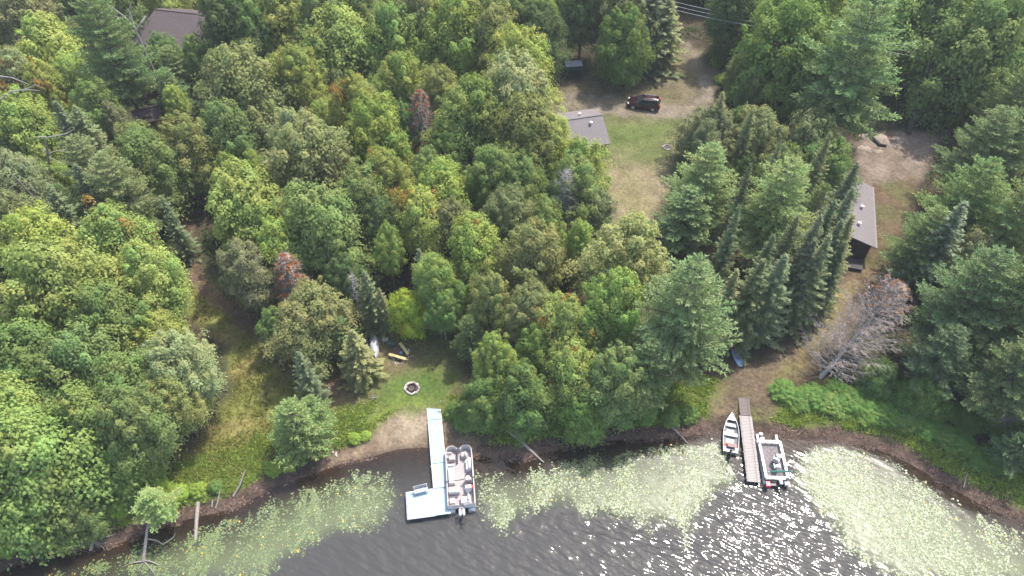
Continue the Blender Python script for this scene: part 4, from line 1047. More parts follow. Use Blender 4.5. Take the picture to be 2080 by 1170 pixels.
for sx in (-1, 1):
    MB().tube([(sx * .85, -hl - .22, .12), (sx * .85, -hl - .2, .12), (sx * .85, hl - .6, .12), (sx * .85, hl - .15, .2), (sx * .85, hl + .15, .34)], [.2, .32, .32, .24, .05], 14).build('pontoon', ALU, pb, smooth=True)
def bow_outline(w, l0, l1, r, n=7):
    pts = [(-w, l0)]
    for k in range(n): a_ = math.pi - k / (n - 1) * math.pi / 2; pts.append((-w + r + r * math.cos(a_), l1 - r + r * math.sin(a_)))
    for k in range(n): a_ = math.pi / 2 - k / (n - 1) * math.pi / 2; pts.append((w - r + r * math.cos(a_), l1 - r + r * math.sin(a_)))
    return pts + [(w, l0)]
MB().prism(bow_outline(hw, -hl, hl, .75), .46, .56).build('deck', TAUPE, pb)
def arc(cx, cy, r, a0, a1, n=9): return [(cx + r * math.cos(a0 + (a1 - a0) * k / (n - 1)), cy + r * math.sin(a0 + (a1 - a0) * k / (n - 1))) for k in range(n)]
wI = hw - .08
left = [(-.2, -hl + .07), (-wI, -hl + .07), (-wI, 0), (-wI, hl - .75)] + arc(-wI + .52, hl - .62, .52, math.pi, .35)[1:]
right = [(-x_, y_) for x_, y_ in left]
for pth in (left, right):
    f_ = MB().wall(pth, .10, .565, 1.12).build('fence_panel', WHITE, pb)
    MB().tube([(x_, y_, 1.145) for x_, y_ in pth], .045, 6).build('top_rail', BEIGE, f_)
def seat(parent, name, c, size, back=None, m=WHITE):
    s_ = MB().box((c[0], c[1], .565 + .2), (size[0], size[1], .40)).build(name, m, parent, .04)
    MB().box((c[0], c[1], .565 + .44), (size[0] - .06, size[1] - .06, .09)).build('cushion', m, s_, .03)
    if back: MB().box((c[0] + back[0], c[1] + back[1], .565 + .62), (back[2], back[3], .36)).build('seat_back', m, s_, .03)
seat(pb, 'lounge_seat', (-.72, hl - 2.85, 0), (.55, 1.5), (0, .82, .55, .14))
seat(pb, 'lounge_seat', (.80, hl - 1.95, 0), (.5, 1.0), (.12, 0, .2, 1.0), WHITE)
seat(pb, 'bow_seat', (-.62, hl - 1.15, 0), (.55, .5), (-.2, .3, .4, .12), BEIGE)
seat(pb, 'bow_seat', (.45, hl - .95, 0), (.5, .5), (.15, -.1, .12, .4), BEIGE)
seat(pb, 'stern_seat', (-.55, -hl + 1.55, 0), (.95, .55), (0, -.32, .95, .12))
seat(pb, 'stern_seat', (.35, -hl + .55, 0), (.8, .6), (.3, .1, .14, .5))
seat(pb, 'side_seat', (-.75, -hl + .55, 0), (.5, .55), None, BEIGE)
con = MB().box((.72, hl - 3.45, .565 + .45), (.62, .5, .9), taper=.85).build('helm_console', BEIGE, pb, .06)
MB().tube([(.72 + .2 * math.cos(t_), hl - 3.72 + .02 * math.sin(t_), 1.35 + .2 * math.sin(t_)) for t_ in np.linspace(0, 6.28, 14)], .02, 5).build('steering_wheel', BLACK, con)
MB().wall(arc(.72, hl - 3.45, .3, .2, math.pi - .2), .03, 1.46, 1.66).build('windscreen', GLASSD, con)
cs_ = MB().tube([(.66, hl - 4.12, .58), (.66, hl - 4.12, .95)], .07, 10).build('chair_post', BLACK, pb)
MB().box((.66, hl - 4.12, 1.0), (.56, .5, .12)).build('captain_seat', WHITE, pb, .05)
MB().box((.66, hl - 4.36, 1.27), (.56, .12, .5)).build('captain_back', WHITE, pb, .05)
MB().tube([(-hw - .02, -hl + 2.3, .7), (-hw, -hl + 2.22, 1.28), (0, -hl + 2.2, 1.36), (hw, -hl + 2.42, 1.28), (hw + .02, -hl + 2.5, .7)], .035, 6).build('canopy_bow', BLACK, pb)
MB().tube([(.62, -hl + 1.35, .57), (.62, -hl + 1.35, 1.0)], [.05, .05], 8).build('table_post', ALU, pb); MB().tube([(.62, -hl + 1.35, 1.0), (.62, -hl + 1.35, 1.04)], .2, 14).build('table_top', WHITE, pb)
MB().wall([(-.14, hl - 1.6), (-.06, hl - .1)], .05, .565, 1.05).build('gate_post', BLACK, pb)
outboard(pb, -hl - .1, .62, WHITE, 1.0, True)
va = Vector(W(961, 989, 1.2)); vest = empty('life_vest', (va.x, va.y, 1.13), yaw, 'small orange life vest hung on the pontoon boat rail', 'life vest')
MB().box((0, 0, .09), (.12, .3, .16)).build('vest_panel', ORANGE, vest, .03); MB().box((0, 0, .19), (.09, .18, .05)).build('vest_collar', ORANGE, vest, .02)

# ------------------------------------------------------------------ weathered plank dock
PZ = .42
a, b = Vector(W(1509, 803, PZ)), Vector(W(1531.5, 979, PZ)); d = a - b; yaw = math.atan2(-d.x, d.y); LP = d.length
pd = empty('plank_dock', (b.x, b.y, 0), yaw, 'narrow weathered plank dock between the rowing boat and the raft', 'dock')
pw = .155; npl = int(LP / pw); rr = random.Random(3)
pm = [MB().box((0, 0, 0), (1.16, pw - .018, .045)).mesh('plank', PLANK), MB().box((0, 0, 0), (1.0, pw - .018, .045)).mesh('plank', PLANKD)]
for k in range(npl):
    y_ = (k + .5) * pw; far_ = y_ > LP - 2.3
    o = link('plank', pm[1 if far_ else 0], None, pd, (rr.uniform(-.02, .02), y_, PZ - .022 + rr.uniform(-.006, .006) + (.06 if far_ else 0)), (0, 0, rr.uniform(-.012, .012)))
for sx in (-1, 1):
    MB().box((sx * .5, LP / 2 - .9, PZ - .12), (.06, LP - 2.0, .14)).build('stringer', PLANKD, pd)
    for y_ in (.3, 2.9, 5.6): MB().tube([(sx * .63, y_, -1.3), (sx * .63, y_, PZ + .02)], .045, 8).build('post', PLANKD, pd)
    MB().box((sx * .44, LP - 1.0, PZ - .09), (.06, 2.0, .24)).build('stringer', PLANKD, pd)

# ------------------------------------------------------------------ aluminium rowing boat
ctr, yaw, LR = frame2((1486, 841), (1483.5, 919), .35)
rb_ = empty('rowing_boat', (ctr.x, ctr.y, 0), yaw, 'small aluminium rowing boat with bench seats beside the plank dock', 'boat')
NS = 15
def hull(inset, zoff):
    v, f = [], []
    for i in range(NS):
        t = i / (NS - 1); y_ = -LR / 2 + inset + (LR - 1.8 * inset) * t
        w_ = (.70 - inset) * (1 - max(0, (t - .42) / .58) ** 2.1) * (.90 + .1 * min(1, t / .3)); w_ = max(w_, .015)
        zk = .015 + zoff + .25 * max(0, t - .6) ** 1.5; zg = .42 + .22 * t ** 2
        for sx, wf, zf in ((-1, 1, 1), (-1, .9, .45), (-1, .55, .06), (0, 0, 0), (1, .55, .06), (1, .9, .45), (1, 1, 1)):
            v.append((sx * w_ * wf if sx else 0, y_, zk + (zg - zk) * zf))
    for i in range(NS - 1):
        for k in range(6): f.append((i * 7 + k, i * 7 + k + 1, (i + 1) * 7 + k + 1, (i + 1) * 7 + k))
    return v, f
vo, fo = hull(0, 0); vi, fi = hull(.035, .05)
hb = MB(); hb.add(vo, fo); hb.add(vi, [tuple(reversed(q)) for q in fi]); hb.add([], [])
n7 = NS * 7
hb.f += [(0, 1, 2, 3, 4, 5, 6), tuple(n7 + k for k in (6, 5, 4, 3, 2, 1, 0))]
hb.build('hull', ALUP, rb_, smooth=False)
MB().tube([vo[i * 7] for i in range(NS)] , .03, 6).build('gunwale', ALU, rb_); MB().tube([vo[i * 7 + 6] for i in range(NS)], .03, 6).build('gunwale', ALU, rb_)
MB().box((0, -LR / 2 + .02, .25), (1.2, .05, .5)).build('transom', ALU, rb_)
for y_, w_, m_ in ((-1.25, 1.16, mat('pink_seat', (.26, .17, .155), .7)), (-.15, 1.24, ALUP), (.85, .95, ALUP)):
    MB().box((0, y_, .3), (w_, .38, .07)).build('bench_seat', m_, rb_, .015)
MB().prism([(-.42, LR / 2 - .75), (.42, LR / 2 - .75), (.02, LR / 2 - .08), (-.02, LR / 2 - .08)], .5, .54).build('bow_deck', ALU, rb_)
outboard(rb_, -LR / 2 + .12, .30, BLACK, .55)
for sx in (-1, 1): MB().box((sx * .5, -LR / 2 + .35, .28), (.22, .4, .2)).build('corner_box', WHITE if sx > 0 else BEIGE, rb_, .02)
rc = Vector(W(1474, 903, .35)); cush = empty('red_bag', (rc.x + .12, rc.y, .34), yaw, 'small red bag on the rowing boat seat', 'bag')
MB().box((0, 0, .07), (.2, .16, .13), taper=.8).build('bag_body', RED, cush, .03); MB().tube([(-.06, 0, .13), (0, 0, .2), (.06, 0, .13)], .012, 5).build('handle', RED, cush)

# ------------------------------------------------------------------ flat work raft (open pontoon) by the plank dock
ctr, yaw, LF = frame2((1561, 899), (1577, 975), .5)
rf = empty('pontoon_raft', (ctr.x, ctr.y, 0), yaw, 'open pontoon raft with dark deck and white rails by the plank dock', 'boat')
fw, fl = 1.02, LF / 2
for sx in (-1, 1):
    MB().tube([(sx * .85, -fl - .25, .08), (sx * .85, -fl - .2, .08), (sx * .85, fl + .5, .08), (sx * .85, fl + .95, .2)], [.15, .26, .26, .06], 12).build('pontoon', ALU, rf, smooth=True)
MB().box((0, 0, .42), (2 * fw, 2 * fl, .1)).build('deck', DKDECK, rf, .01)
MB().box((0, fl + .12, .40), (2 * fw, .22, .08)).build('bow_lip', GREYP, rf)
for sx in (-1, 1): MB().box((sx * .86, fl + .5, .41), (.22, .75, .08)).build('bow_strut', WHITE, rf, .02)
for pth in ([(-fw + .08, -fl + .08), (-fw + .08, fl - .12)], [(fw - .08, -fl + .08), (fw - .08, fl - .12)], [(-fw + .12, fl - .08), (fw - .12, fl - .08)], [(-fw + .12, -fl + .06), (fw - .12, -fl + .06)]):
    r_ = MB().wall(pth, .13, .88, .98).build('rail', WHITE, rf)
    for s_ in (0, .33, .67, 1):
        x_, y_ = [pth[0][i] + (pth[1][i] - pth[0][i]) * s_ for i in (0, 1)]
        if 0 < s_ < 1 or pth[0][0] == pth[1][0]: MB().box((x_, y_, .675), (.045, .045, .40)).build('rail_post', ALU, r_)
    MB().box(((pth[0][0] + pth[1][0]) / 2, (pth[0][1] + pth[1][1]) / 2, .62), (abs(pth[1][0] - pth[0][0]) + .03, abs(pth[1][1] - pth[0][1]) + .03, .05)).build('lower_rail', ALU, r_)
outboard(rf, -fl - .02, .45, WHITE, .7, x=.25)
def chair_small(x, y, z, yaw, label, m):
    c = empty('folding_chair', (x, y, z), yaw, label, 'chair')
    MB().box((0, 0, .40), (.46, .44, .05)).build('seat', m, c, .015); MB().box((0, .24, .66), (.46, .05, .48), m=Matrix.Rotation(-.2, 3, 'X')).build('backrest', m, c, .015)
    for sx in (-1, 1):
        for sy in (-1, 1): MB().box((sx * .2, sy * .18, .19), (.035, .035, .38)).build('leg', m, c)
        MB().box((sx * .25, 0, .6), (.05, .42, .03)).build('armrest', m, c)
    return c
p = W(1574, 938, .5); chair_small(p[0], p[1], .475, yaw + 2.6, 'pale grey chair in the middle of the dark raft deck', GREYP)
p = W(1575, 952, .5); chair_small(p[0], p[1], .475, yaw + 3.1, 'white chair next to the rolled green canvas on the raft', WHITE)
p = W(1581, 929, .5); bx = empty('green_cooler', (p[0], p[1], .475), yaw, 'dark green cooler by the right rail of the raft', 'cooler')
MB().box((0, 0, .14), (.46, .36, .28)).build('body', mat('cooler_green', (.10, .16, .13), .5), bx, .02); MB().box((0, 0, .31), (.48, .38, .05)).build('lid', GREYP, bx, .015)
a, b = Vector(W(1564, 958, 1.05)), Vector(W(1608, 957, 1.08))
rl = empty('rolled_umbrella', a, 0, 'rolled dark green umbrella lying across the raft rails', 'umbrella')
MB().tube([(0, 0, 0), (b - a) * .06, (b - a) * .3, (b - a) * .75, (b - a) * .97], [.03, .10, .12, .07, .03], 9).build('canopy', GREEN, rl); MB().tube([(b - a) * -.1, (b - a) * 1.06], .02, 6).build('pole', ALU, rl)
p = W(1559, 985, .4); fc = empty('fuel_tank', (p[0], p[1], .35), yaw, 'bright red fuel tank at the stern of the raft', 'fuel tank')
MB().box((0, 0, .16), (.42, .5, .30)).build('body', RED, fc, .05); MB().tube([(0, .1, .31), (0, .1, .37)], .05, 10).build('cap', BLACK, fc)
MB().box((-.72 + .25, -fl - .22, .33), (1.0, .5, .05)).build('motor_shelf', BLACK, rf)
p = W(1597, 985, .3); wb = empty('battery_box', (p[0], p[1], .32), yaw, 'white battery box at the right stern corner of the raft', 'box')
MB().box((0, 0, .12), (.36, .26, .24)).build('body', WHITE, wb, .02); MB().box((0, 0, .26), (.38, .28, .04)).build('lid', WHITE, wb, .01)
MB().box((.82, -fl - .2, .28), (.5, .42, .05)).build('stern_shelf', BLACK, rf)
for q, lab in (((1545, 882), 'white round float nearer the bank at the raft bow'), ((1548, 891), 'white round float touching the raft bow')):
    p = W(*q, .1); fo_ = empty('mooring_float', (p[0], p[1], .0), yaw, lab, 'float')
    MB().tube([(-.22, 0, .1), (-.18, 0, .1), (0, 0, .1), (.18, 0, .1), (.22, 0, .1)], [.05, .14, .18, .14, .05], 12).build('body', WHITE, fo_, smooth=True); MB().tube([(.2, 0, .1), (.32, 0, .1)], .03, 6).build('eyelet', BLACK, fo_)
# ------------------------------------------------------------------ stone rings, benches, chairs, canoe
STONE = [mat('stone_a', (.33, .28, .25), .9, scale=8), mat('stone_b', (.24, .205, .19), .9, scale=8), mat('stone_c', (.44, .40, .36), .9, scale=8)]
ASH = mat('ash_bed', (.085, .07, .065), .95, var=.4, scale=6)
def ring(px, py, R, n, label, sz=(.2, .16), hgt=.14, seed=1, steel=False):
    p = G(px, py); root = empty('fire_ring', p, 0, label, 'fire pit'); rr = random.Random(seed)
    MB().tube([(0, 0, -.1), (0, 0, .03)], R * .78, 18).build('ash_bed', ASH, root)
    for k in range(n):
        a_ = 2 * math.pi * k / n + rr.uniform(-.06, .06); r_ = R + rr.uniform(-.04, .06)
        MB().rock((0, 0, 0), (sz[0] * rr.uniform(.8, 1.2), sz[1] * rr.uniform(.8, 1.2), hgt * rr.uniform(.8, 1.2)), seed * 50 + k).build('stone', STONE[k % 3 if rr.random() < .7 else 2], root, loc=(r_ * math.cos(a_), r_ * math.sin(a_), .06), rz=a_ + 1.57)
    if steel: MB().wall(arc(0, 0, R * .66, 0, 2 * math.pi * .999, 22)[:-1], .03, .0, .26, True).build('steel_ring', mat('rusty_steel', (.10, .06, .05), .8), root)
    return root
ring(837, 789, .62, 17, 'round fire ring of pale stones on the green lawn', (.19, .15), .12, 2, True)
ring(1355, 300, .5, 11, 'small ring of whitish stones on the lawn by the cottage', (.16, .13), .12, 3)
# the sitting circle: scattered stones round a bare patch
c0 = G(815, 722)
circ = empty('stone_circle', c0, 0, 'wide broken circle of scattered stones around the yellow benches', 'stone circle'); rr = random.Random(9)
MB().tube([(-.25, .5, -.1), (-.25, .5, .025)], .55, 14).build('ash_bed', mat('red_ash', (.12, .07, .06), .95, var=.3), circ)
for k in range(40):
    a_ = rr.uniform(0, 6.28); r_ = rr.uniform(.75, 1.15) if k < 30 else rr.uniform(.3, 1.1)
    s_ = rr.uniform(.05, .13)
    MB().rock((0, 0, 0), (s_ * 1.3, s_, s_ * .7), 700 + k).build('stone', STONE[k % 3], circ, loc=(r_ * math.cos(a_), r_ * 1.1 * math.sin(a_), .03), rz=a_)
YEL = mat('yellow_pine', (.56, .45, .19), .6, var=.1)
def half_log(p0, p1, label):
    a_, b_ = G(*p0), G(*p1); c_ = (a_ + b_) / 2; d_ = b_ - a_; L_ = math.hypot(d_[0], d_[1])
    r_ = empty('log_bench', c_, math.atan2(d_[1], d_[0]), label, 'bench')
    MB().prism([(-L_ / 2, -.15), (L_ / 2, -.15), (L_ / 2, .15), (-L_ / 2, .15)], .36, .44).build('seat', YEL, r_, .03)
    for sx in (-1, 1): MB().box((sx * L_ * .36, 0, .18), (.14, .24, .37)).build('leg', YEL, r_)
half_log((791, 724), (826, 734), 'straight yellow plank bench on the lake side of the stone circle')
half_log((813, 701), (830, 724), 'crooked yellow plank bench on the far side of the stone circle')
p = G(784, 695); chair_small(p[0], p[1], p[2], math.pi * .98, 'pale grey plastic chair by the upturned canoe', GREYP)
p = G(797, 704); chair_small(p[0], p[1], p[2], math.pi * .9, 'dark green chair beside the yellow benches', GREEN)
p = G(815, 719); bk = empty('blue_tub', (p[0], p[1], p[2]), .3, 'small blue tub between the yellow benches', 'tub')
MB().tube([(0, 0, .0), (0, 0, .22), (0, 0, .24)], [.14, .18, .19], 12).build('body', mat('blue_tub', (.09, .17, .23), .5), bk); MB().tube([(-.17, 0, .2), (0, 0, .3), (.17, 0, .2)], .01, 5).build('handle', ALU, bk)
def canoe(p0, p1, wid, label, m, name='canoe', inner=None, h=.34, cat='canoe', up=True):
    a_, b_ = G(*p0), G(*p1); c_ = (a_ + b_) / 2; d_ = b_ - a_; L_ = math.hypot(d_[0], d_[1])
    r_ = empty(name, (c_[0], c_[1], c_[2]), math.atan2(d_[1], d_[0]), label, cat); v, f = [], []
    n = 15
    for i in range(n):
        t = -1 + 2 * i / (n - 1); w_ = wid / 2 * max(.02, (1 - abs(t) ** 2.4)); hh = h * (1 - .15 * abs(t))
        for a2 in np.linspace(0, math.pi, 7): v.append((t * L_ / 2, w_ * math.cos(a2), .03 + hh * math.sin(a2) ** .8))
    for i in range(n - 1):
        for k in range(6): f.append((i * 7 + k, i * 7 + k + 1, (i + 1) * 7 + k + 1, (i + 1) * 7 + k))
    MB().add(v, f).build('hull', m, r_, smooth=True)
    kl = MB().tube([(-L_ * .47, 0, h * .9), (0, 0, h + .035), (L_ * .47, 0, h * .9)], .02, 5).build('keel', ALU, r_)
    for sy in (-1, 1): MB().tube([(v[i * 7 + (0 if sy > 0 else 6)]) for i in range(n)], .02, 5).build('gunwale', BLACK, r_)
    return r_
canoe((757, 676), (764, 730), .92, 'upturned pale grey canoe under the spruces', mat('canoe_grey', (.36, .36, .38), .5, var=.12, scale=2))
canoe((745, 676), (748, 712), .6, 'upturned black kayak lying beside the grey canoe', BLACK, 'kayak', h=.28, cat='kayak')
def board(p0, p1, wid, label, m, name, cat, z=.03, th=.1):
    a_, b_ = G(*p0), G(*p1); c_ = (a_ + b_) / 2; d_ = b_ - a_; L_ = math.hypot(d_[0], d_[1])
    r_ = empty(name, (c_[0], c_[1], c_[2] + z), math.atan2(d_[1], d_[0]), label, cat)
    out_ = [(L_ / 2 * math.cos(t_), wid / 2 * math.copysign(abs(math.sin(t_)) ** .7, math.sin(t_))) for t_ in np.linspace(0, 2 * math.pi, 29)[:-1]]
    MB().prism(out_, .0, th).build('deck', m, r_, .02)
    MB().prism([(x_ * .45 - .1, y_ * .75) for x_, y_ in out_], th + .002, th + .012).build('foot_pad', mat('pad_slate', (.22, .25, .30), .8), r_)
    MB().box((-L_ * .44, 0, -.0), (.2, .02, .0 + .1)).build('fin', BLACK, r_)
BLU = mat('board_blue', (.26, .38, .52), .4, var=.08)
board((1489, 703), (1505, 746), .8, 'pale blue paddleboard lying on the bare track', BLU, 'paddleboard', 'paddleboard')
board((1499, 700), (1517, 727), .6, 'smaller whitish paddleboard behind the pale blue one', mat('board_white', (.40, .48, .56), .4), 'paddleboard', 'paddleboard', .02)
p = G(1492, 706); rp_ = empty('paddle', (p[0], p[1], p[2] + .16), 1.0, 'red-bladed paddle resting on the pale blue paddleboard', 'paddle')
MB().tube([(-.1, 0, .03), (.9, 0, .03)], .018, 6).build('shaft', ALU, rp_); MB().box((-.3, 0, .03), (.42, .19, .025)).build('blade', RED, rp_, .01)
def heap(px, py, r, lab, name, cat, mats, n=9, seed=0):
    p = G(px, py); r_ = empty(name, p, 0, lab, cat); rr = random.Random(seed)
    for k in range(n):
        a_ = rr.uniform(0, 6.28); d_ = r * rr.random() ** .6; s_ = r * rr.uniform(.22, .38)
        MB().rock((0, 0, 0), (s_ * 1.2, s_, s_ * .7), seed * 90 + k).build('stone', mats[k % len(mats)], r_, loc=(d_ * math.cos(a_), d_ * math.sin(a_), s_ * .35), rz=a_)
heap(757, 806, .38, 'low heap of dark stones at the edge of the lawn', 'stone_heap', 'stones', [STONE[1], ASH], 8, 4)
heap(934, 690, .55, 'heap of pale stones under the pine by the sitting circle', 'stone_heap', 'stones', STONE, 10, 5)
heap(683, 920, .35, 'few whitish stones at the end of the sandy beach', 'stone_heap', 'stones', [STONE[2], STONE[0]], 6, 6)
heap(487, 880, .26, 'single bluish grey stone group in the olive meadow', 'stone_heap', 'stones', [mat('blue_stone', (.24, .24, .30), .9)], 3, 7)
heap(665, 792, .3, 'small dark heap with a pale stone beside the pointed spruce', 'stone_heap', 'stones', [ASH, STONE[2], ASH], 5, 8)
heap(1720, 545, .4, 'whitish stones beside the dark porch', 'stone_heap', 'stones', [STONE[2]], 5, 9)
# scattered sand heaps, boards and a hose on the cleared dirt yard
SANDM = mat('pale_sand', (.27, .215, .165), .95, var=.15, scale=3, bump=.03)
for q, r_, lab in (((1790, 283), 1.3, 'largest pale sand pile on the cleared dirt yard'), ((1822, 284), 1.0, 'lower sand pile at the foot of the dark leaning trunk'), ((1757, 303), .9, 'small sand pile at the edge of the spruces'), ((1757, 277), .8, 'sand pile below the white pine boughs'), ((1787, 308), .5, 'smallest sand heap in front of the dark beam')):
    p = G(*q); o = MB(); rr = random.Random(int(q[0])); n = 14; v = [(0, 0, r_ * .24)]
    for k1, (fr_, hz_) in enumerate(((.45, .24), (.8, .1), (1.1, -.03))):
        for k in range(n): a_ = 2 * math.pi * k / n; j = rr.uniform(.62, 1.3); v.append((r_ * fr_ * j * math.cos(a_), .8 * r_ * fr_ * j * math.sin(a_), r_ * hz_ * rr.uniform(.8, 1.2) if hz_ > 0 else -.05))
    f = [(0, 1 + k, 1 + (k + 1) % n) for k in range(n)] + [(1 + q_ * n + k, 1 + (q_ + 1) * n + k, 1 + (q_ + 1) * n + (k + 1) % n, 1 + q_ * n + (k + 1) % n) for q_ in (0, 1) for k in range(n)]
    ob = o.add(v, f).build('sand_pile', SANDM, None, smooth=True, loc=tuple(p)); tag(ob, lab, 'sand pile')
pts = [Vector(G(1765, 277)) + Vector((0, 0, .25)), Vector(G(1786, 296)) + Vector((0, 0, .2)), Vector(G(1800, 298)) + Vector((0, 0, .15))]
snag('dark_beam', pts, [.2, .18, .14], 'dark bent beam lying across the cleared dirt yard', (), 'beam', WALLD)

# ------------------------------------------------------------------ buildings
def gable_house(name, label, c, yaw, Lx, Ly, eave, ridge, over, roofm, wallm, hip=0.0, vents=(), doors=(), windows=(), flat=False):
    """ridge along local x; walls Lx by Ly"""
    r_ = empty(name, c, yaw, label, 'house'); hxx, hyy = Lx / 2, Ly / 2
    gb = MB(); zr = ridge - .12
    gb.add([(-hxx, -hyy, -.3), (hxx, -hyy, -.3), (hxx, hyy, -.3), (-hxx, hyy, -.3), (-hxx, -hyy, eave - .05), (hxx, -hyy, eave - .05), (hxx, hyy, eave - .05), (-hxx, hyy, eave - .05)],
           [(0, 1, 5, 4), (1, 2, 6, 5), (2, 3, 7, 6), (3, 0, 4, 7)])
    if not hip: gb.add([(-hxx, -hyy, eave - .05), (-hxx, hyy, eave - .05), (-hxx, 0, zr - .02), (hxx, -hyy, eave - .05), (hxx, hyy, eave - .05), (hxx, 0, zr - .02)], [(0, 2, 1), (3, 4, 5)])
    gb.build('wall', wallm, r_)
    sl = (ridge - eave) / hyy; ex, ey = hxx + over, hyy + over; ze = eave - over * sl
    def slope(sgn, name_):
        v = []
        for dz in (0, -.12):
            v += [(-ex, sgn * ey, ze + dz), (ex, sgn * ey, ze + dz), (ex - hip, sgn * .001, ridge + dz), (-ex + hip, sgn * .001, ridge + dz)]
        o = MB().add(v, [(0, 1, 2, 3), (7, 6, 5, 4), (0, 4, 5, 1), (1, 5, 6, 2), (2, 6, 7, 3), (3, 7, 4, 0)]).build(name_, roofm, r_); return o
    rs_ = slope(-1, 'roof_slope'); slope(1, 'roof_slope')
    if hip:
        for sx in (-1, 1):
            v = [(sx * ex, -ey, ze), (sx * ex, ey, ze), (sx * (ex - hip), 0, ridge), (sx * ex, -ey, ze - .12), (sx * ex, ey, ze - .12), (sx * (ex - hip), 0, ridge - .12)]
            MB().add(v, [(0, 1, 2), (5, 4, 3), (0, 3, 4, 1), (1, 4, 5, 2), (2, 5, 3, 0)]).build('roof_hip', roofm, r_)
    MB().box((0, 0, ridge + .02), (2 * (ex - hip), .26, .05)).build('ridge_cap', roofm, rs_)
    for sy in (-1, 1): MB().box((0, sy * (ey + .03), ze - .08), (2 * ex, .05, .14)).build('fascia', WALLL if wallm is not WALLD else PLANK, r_)
    for vx, vy in vents:
        zz = ridge - abs(vy) * sl; vt = MB().tube([(vx, vy, zz - .05), (vx, vy, zz + .28)], .10, 10).build('roof_vent', WHITE, r_); MB().tube([(vx, vy, zz + .28), (vx, vy, zz + .36), (vx, vy, zz + .42)], [.2, .2, .05], 12).build('vent_cap', WHITE, vt)
    for side, s_, w_, z0, z1 in windows:
        cx_, cy_, sx_, sy_ = {'s': (s_, -hyy - .02, w_, .06), 'n': (s_, hyy + .02, w_, .06), 'e': (hxx + .02, s_, .06, w_), 'w': (-hxx - .02, s_, .06, w_)}[side]
        fr_ = MB().box((cx_, cy_, (z0 + z1) / 2), (sx_ + (.16 if side in 'sn' else 0), sy_ + (.16 if side in 'ew' else 0), z1 - z0 + .16)).build('window', WHITE, r_)
        MB().box((cx_ + (.02 if side == 'e' else -.02 if side == 'w' else 0), cy_ + (-.02 if side == 's' else .02 if side == 'n' else 0), (z0 + z1) / 2), (sx_, sy_, z1 - z0)).build('pane', GLASSD, fr_)
    for side, s_ in doors:
        cx_, cy_, sx_, sy_ = {'s': (s_, -hyy - .03, .95, .07), 'e': (hxx + .03, s_, .07, .95)}[side]
        dr = MB().box((cx_, cy_, 1.05), (sx_, sy_, 2.1)).build('door', WALLB, r_); MB().box((cx_ + (.35 if side == 's' else .06), cy_ - (.06 if side == 's' else .35), 1.0), (.06, .06, .06)).build('handle', ALU, dr)
    return r_
# grey-roofed cottage: the east gable shows beyond the maples
n_, s_ = W(1190, 232, 2.5), W(1226, 302, 2.5)
dv = n_ - s_; Wd = math.hypot(dv[0], dv[1]); mid = (n_ + s_) / 2; yaw = math.atan2(-dv[0], dv[1]); Lc = 10.0
ax = np.array([math.cos(yaw), math.sin(yaw)]); cc = mid[:2] - ax * (Lc / 2 - .9) + np.array([0, .5])
gable_house('cottage', 'grey-shingled cottage half hidden by lime maples beside the lawn', (cc[0], cc[1], float(gz(*cc))), yaw, Lc - .8, Wd - .8, 2.0, 3.5, .4, SHING, WALLL, 0, [(2.4, 1.2), (3.2, -1.0)], [('e', .5)], [('e', -1.6, 1.0, .9, 1.8), ('s', -2, 1.2, .9, 1.8), ('s', 2, 1.2, .9, 1.8)])
# long house with the dark south gable; ridge runs away from the camera
n_, s_ = W(1773, 382, 2.9), W(1780, 506, 2.9); dv = n_ - s_; Lh = math.hypot(dv[0], dv[1]); ang = math.atan2(dv[1], dv[0]); Wh = 8.0
side_ = np.array([-math.sin(ang), math.cos(ang)]); cc = (n_[:2] + s_[:2]) / 2 + side_ * Wh / 2
lh = gable_house('long_house', 'long grey-roofed house with a dark gable behind the row of spruces', (cc[0], cc[1], float(gz(*cc))), ang, Lh - .9, Wh - .9, 2.35, 3.45, .45, SHING, WALLD, 0, [(.4, -2.4), (-2.6, -2.0)], [], [('s', -2, 1.2, 1, 2), ('s', 2, 1.2, 1, 2)])
MB().box((-Lh / 2 - .9, -1.6, .22), (1.6, 3.2, .14)).build('porch_floor', WALLD, lh)
# brown-roofed cabin far left
r0, r1 = W(317, 23, 6.2), W(400, 32, 6.2); dv = r1 - r0; yaw = math.atan2(dv[1], dv[0]); ax = np.array([math.cos(yaw), math.sin(yaw)])
Lc, hipc = 11.0, 2.2; cc = r0[:2] + ax * (Lc / 2 - hipc)
cab = gable_house('cabin', 'brown-roofed cabin among the trees at the top of the footpath', (cc[0], cc[1], float(gz(*cc))), yaw, Lc - 1.0, 9.0, 2.9, 5.2, .5, SHINB, WALLB, hipc, [], [('s', 3.4)], [('s', 1.4, 1.2, 1, 2), ('s', -1.4, 1.2, 1, 2)])
dk = MB().box((3.0, -6.6, .55), (2.2, 3.4, .12)).build('deck', WALLB, cab)
for k in range(4): MB().box((4.05, -5.2 - .9 * k, .95), (.08, .08, .9)).build('rail_post', WALLB, dk)
MB().box((4.05, -6.6, 1.42), (.1, 3.3, .08)).build('deck_rail', WALLO, dk)
# small brown shed with an orange front below the tall pine
p = W(302, 240, 2.2); sh = gable_house('shed', 'small brown shed with an orange front under the tall pine', (p[0], p[1], float(gz(p[0], p[1]))), .45, 2.6, 2.2, 1.7, 2.5, .35, SHINB, WALLO, 0, [], [('s', 0)], [])
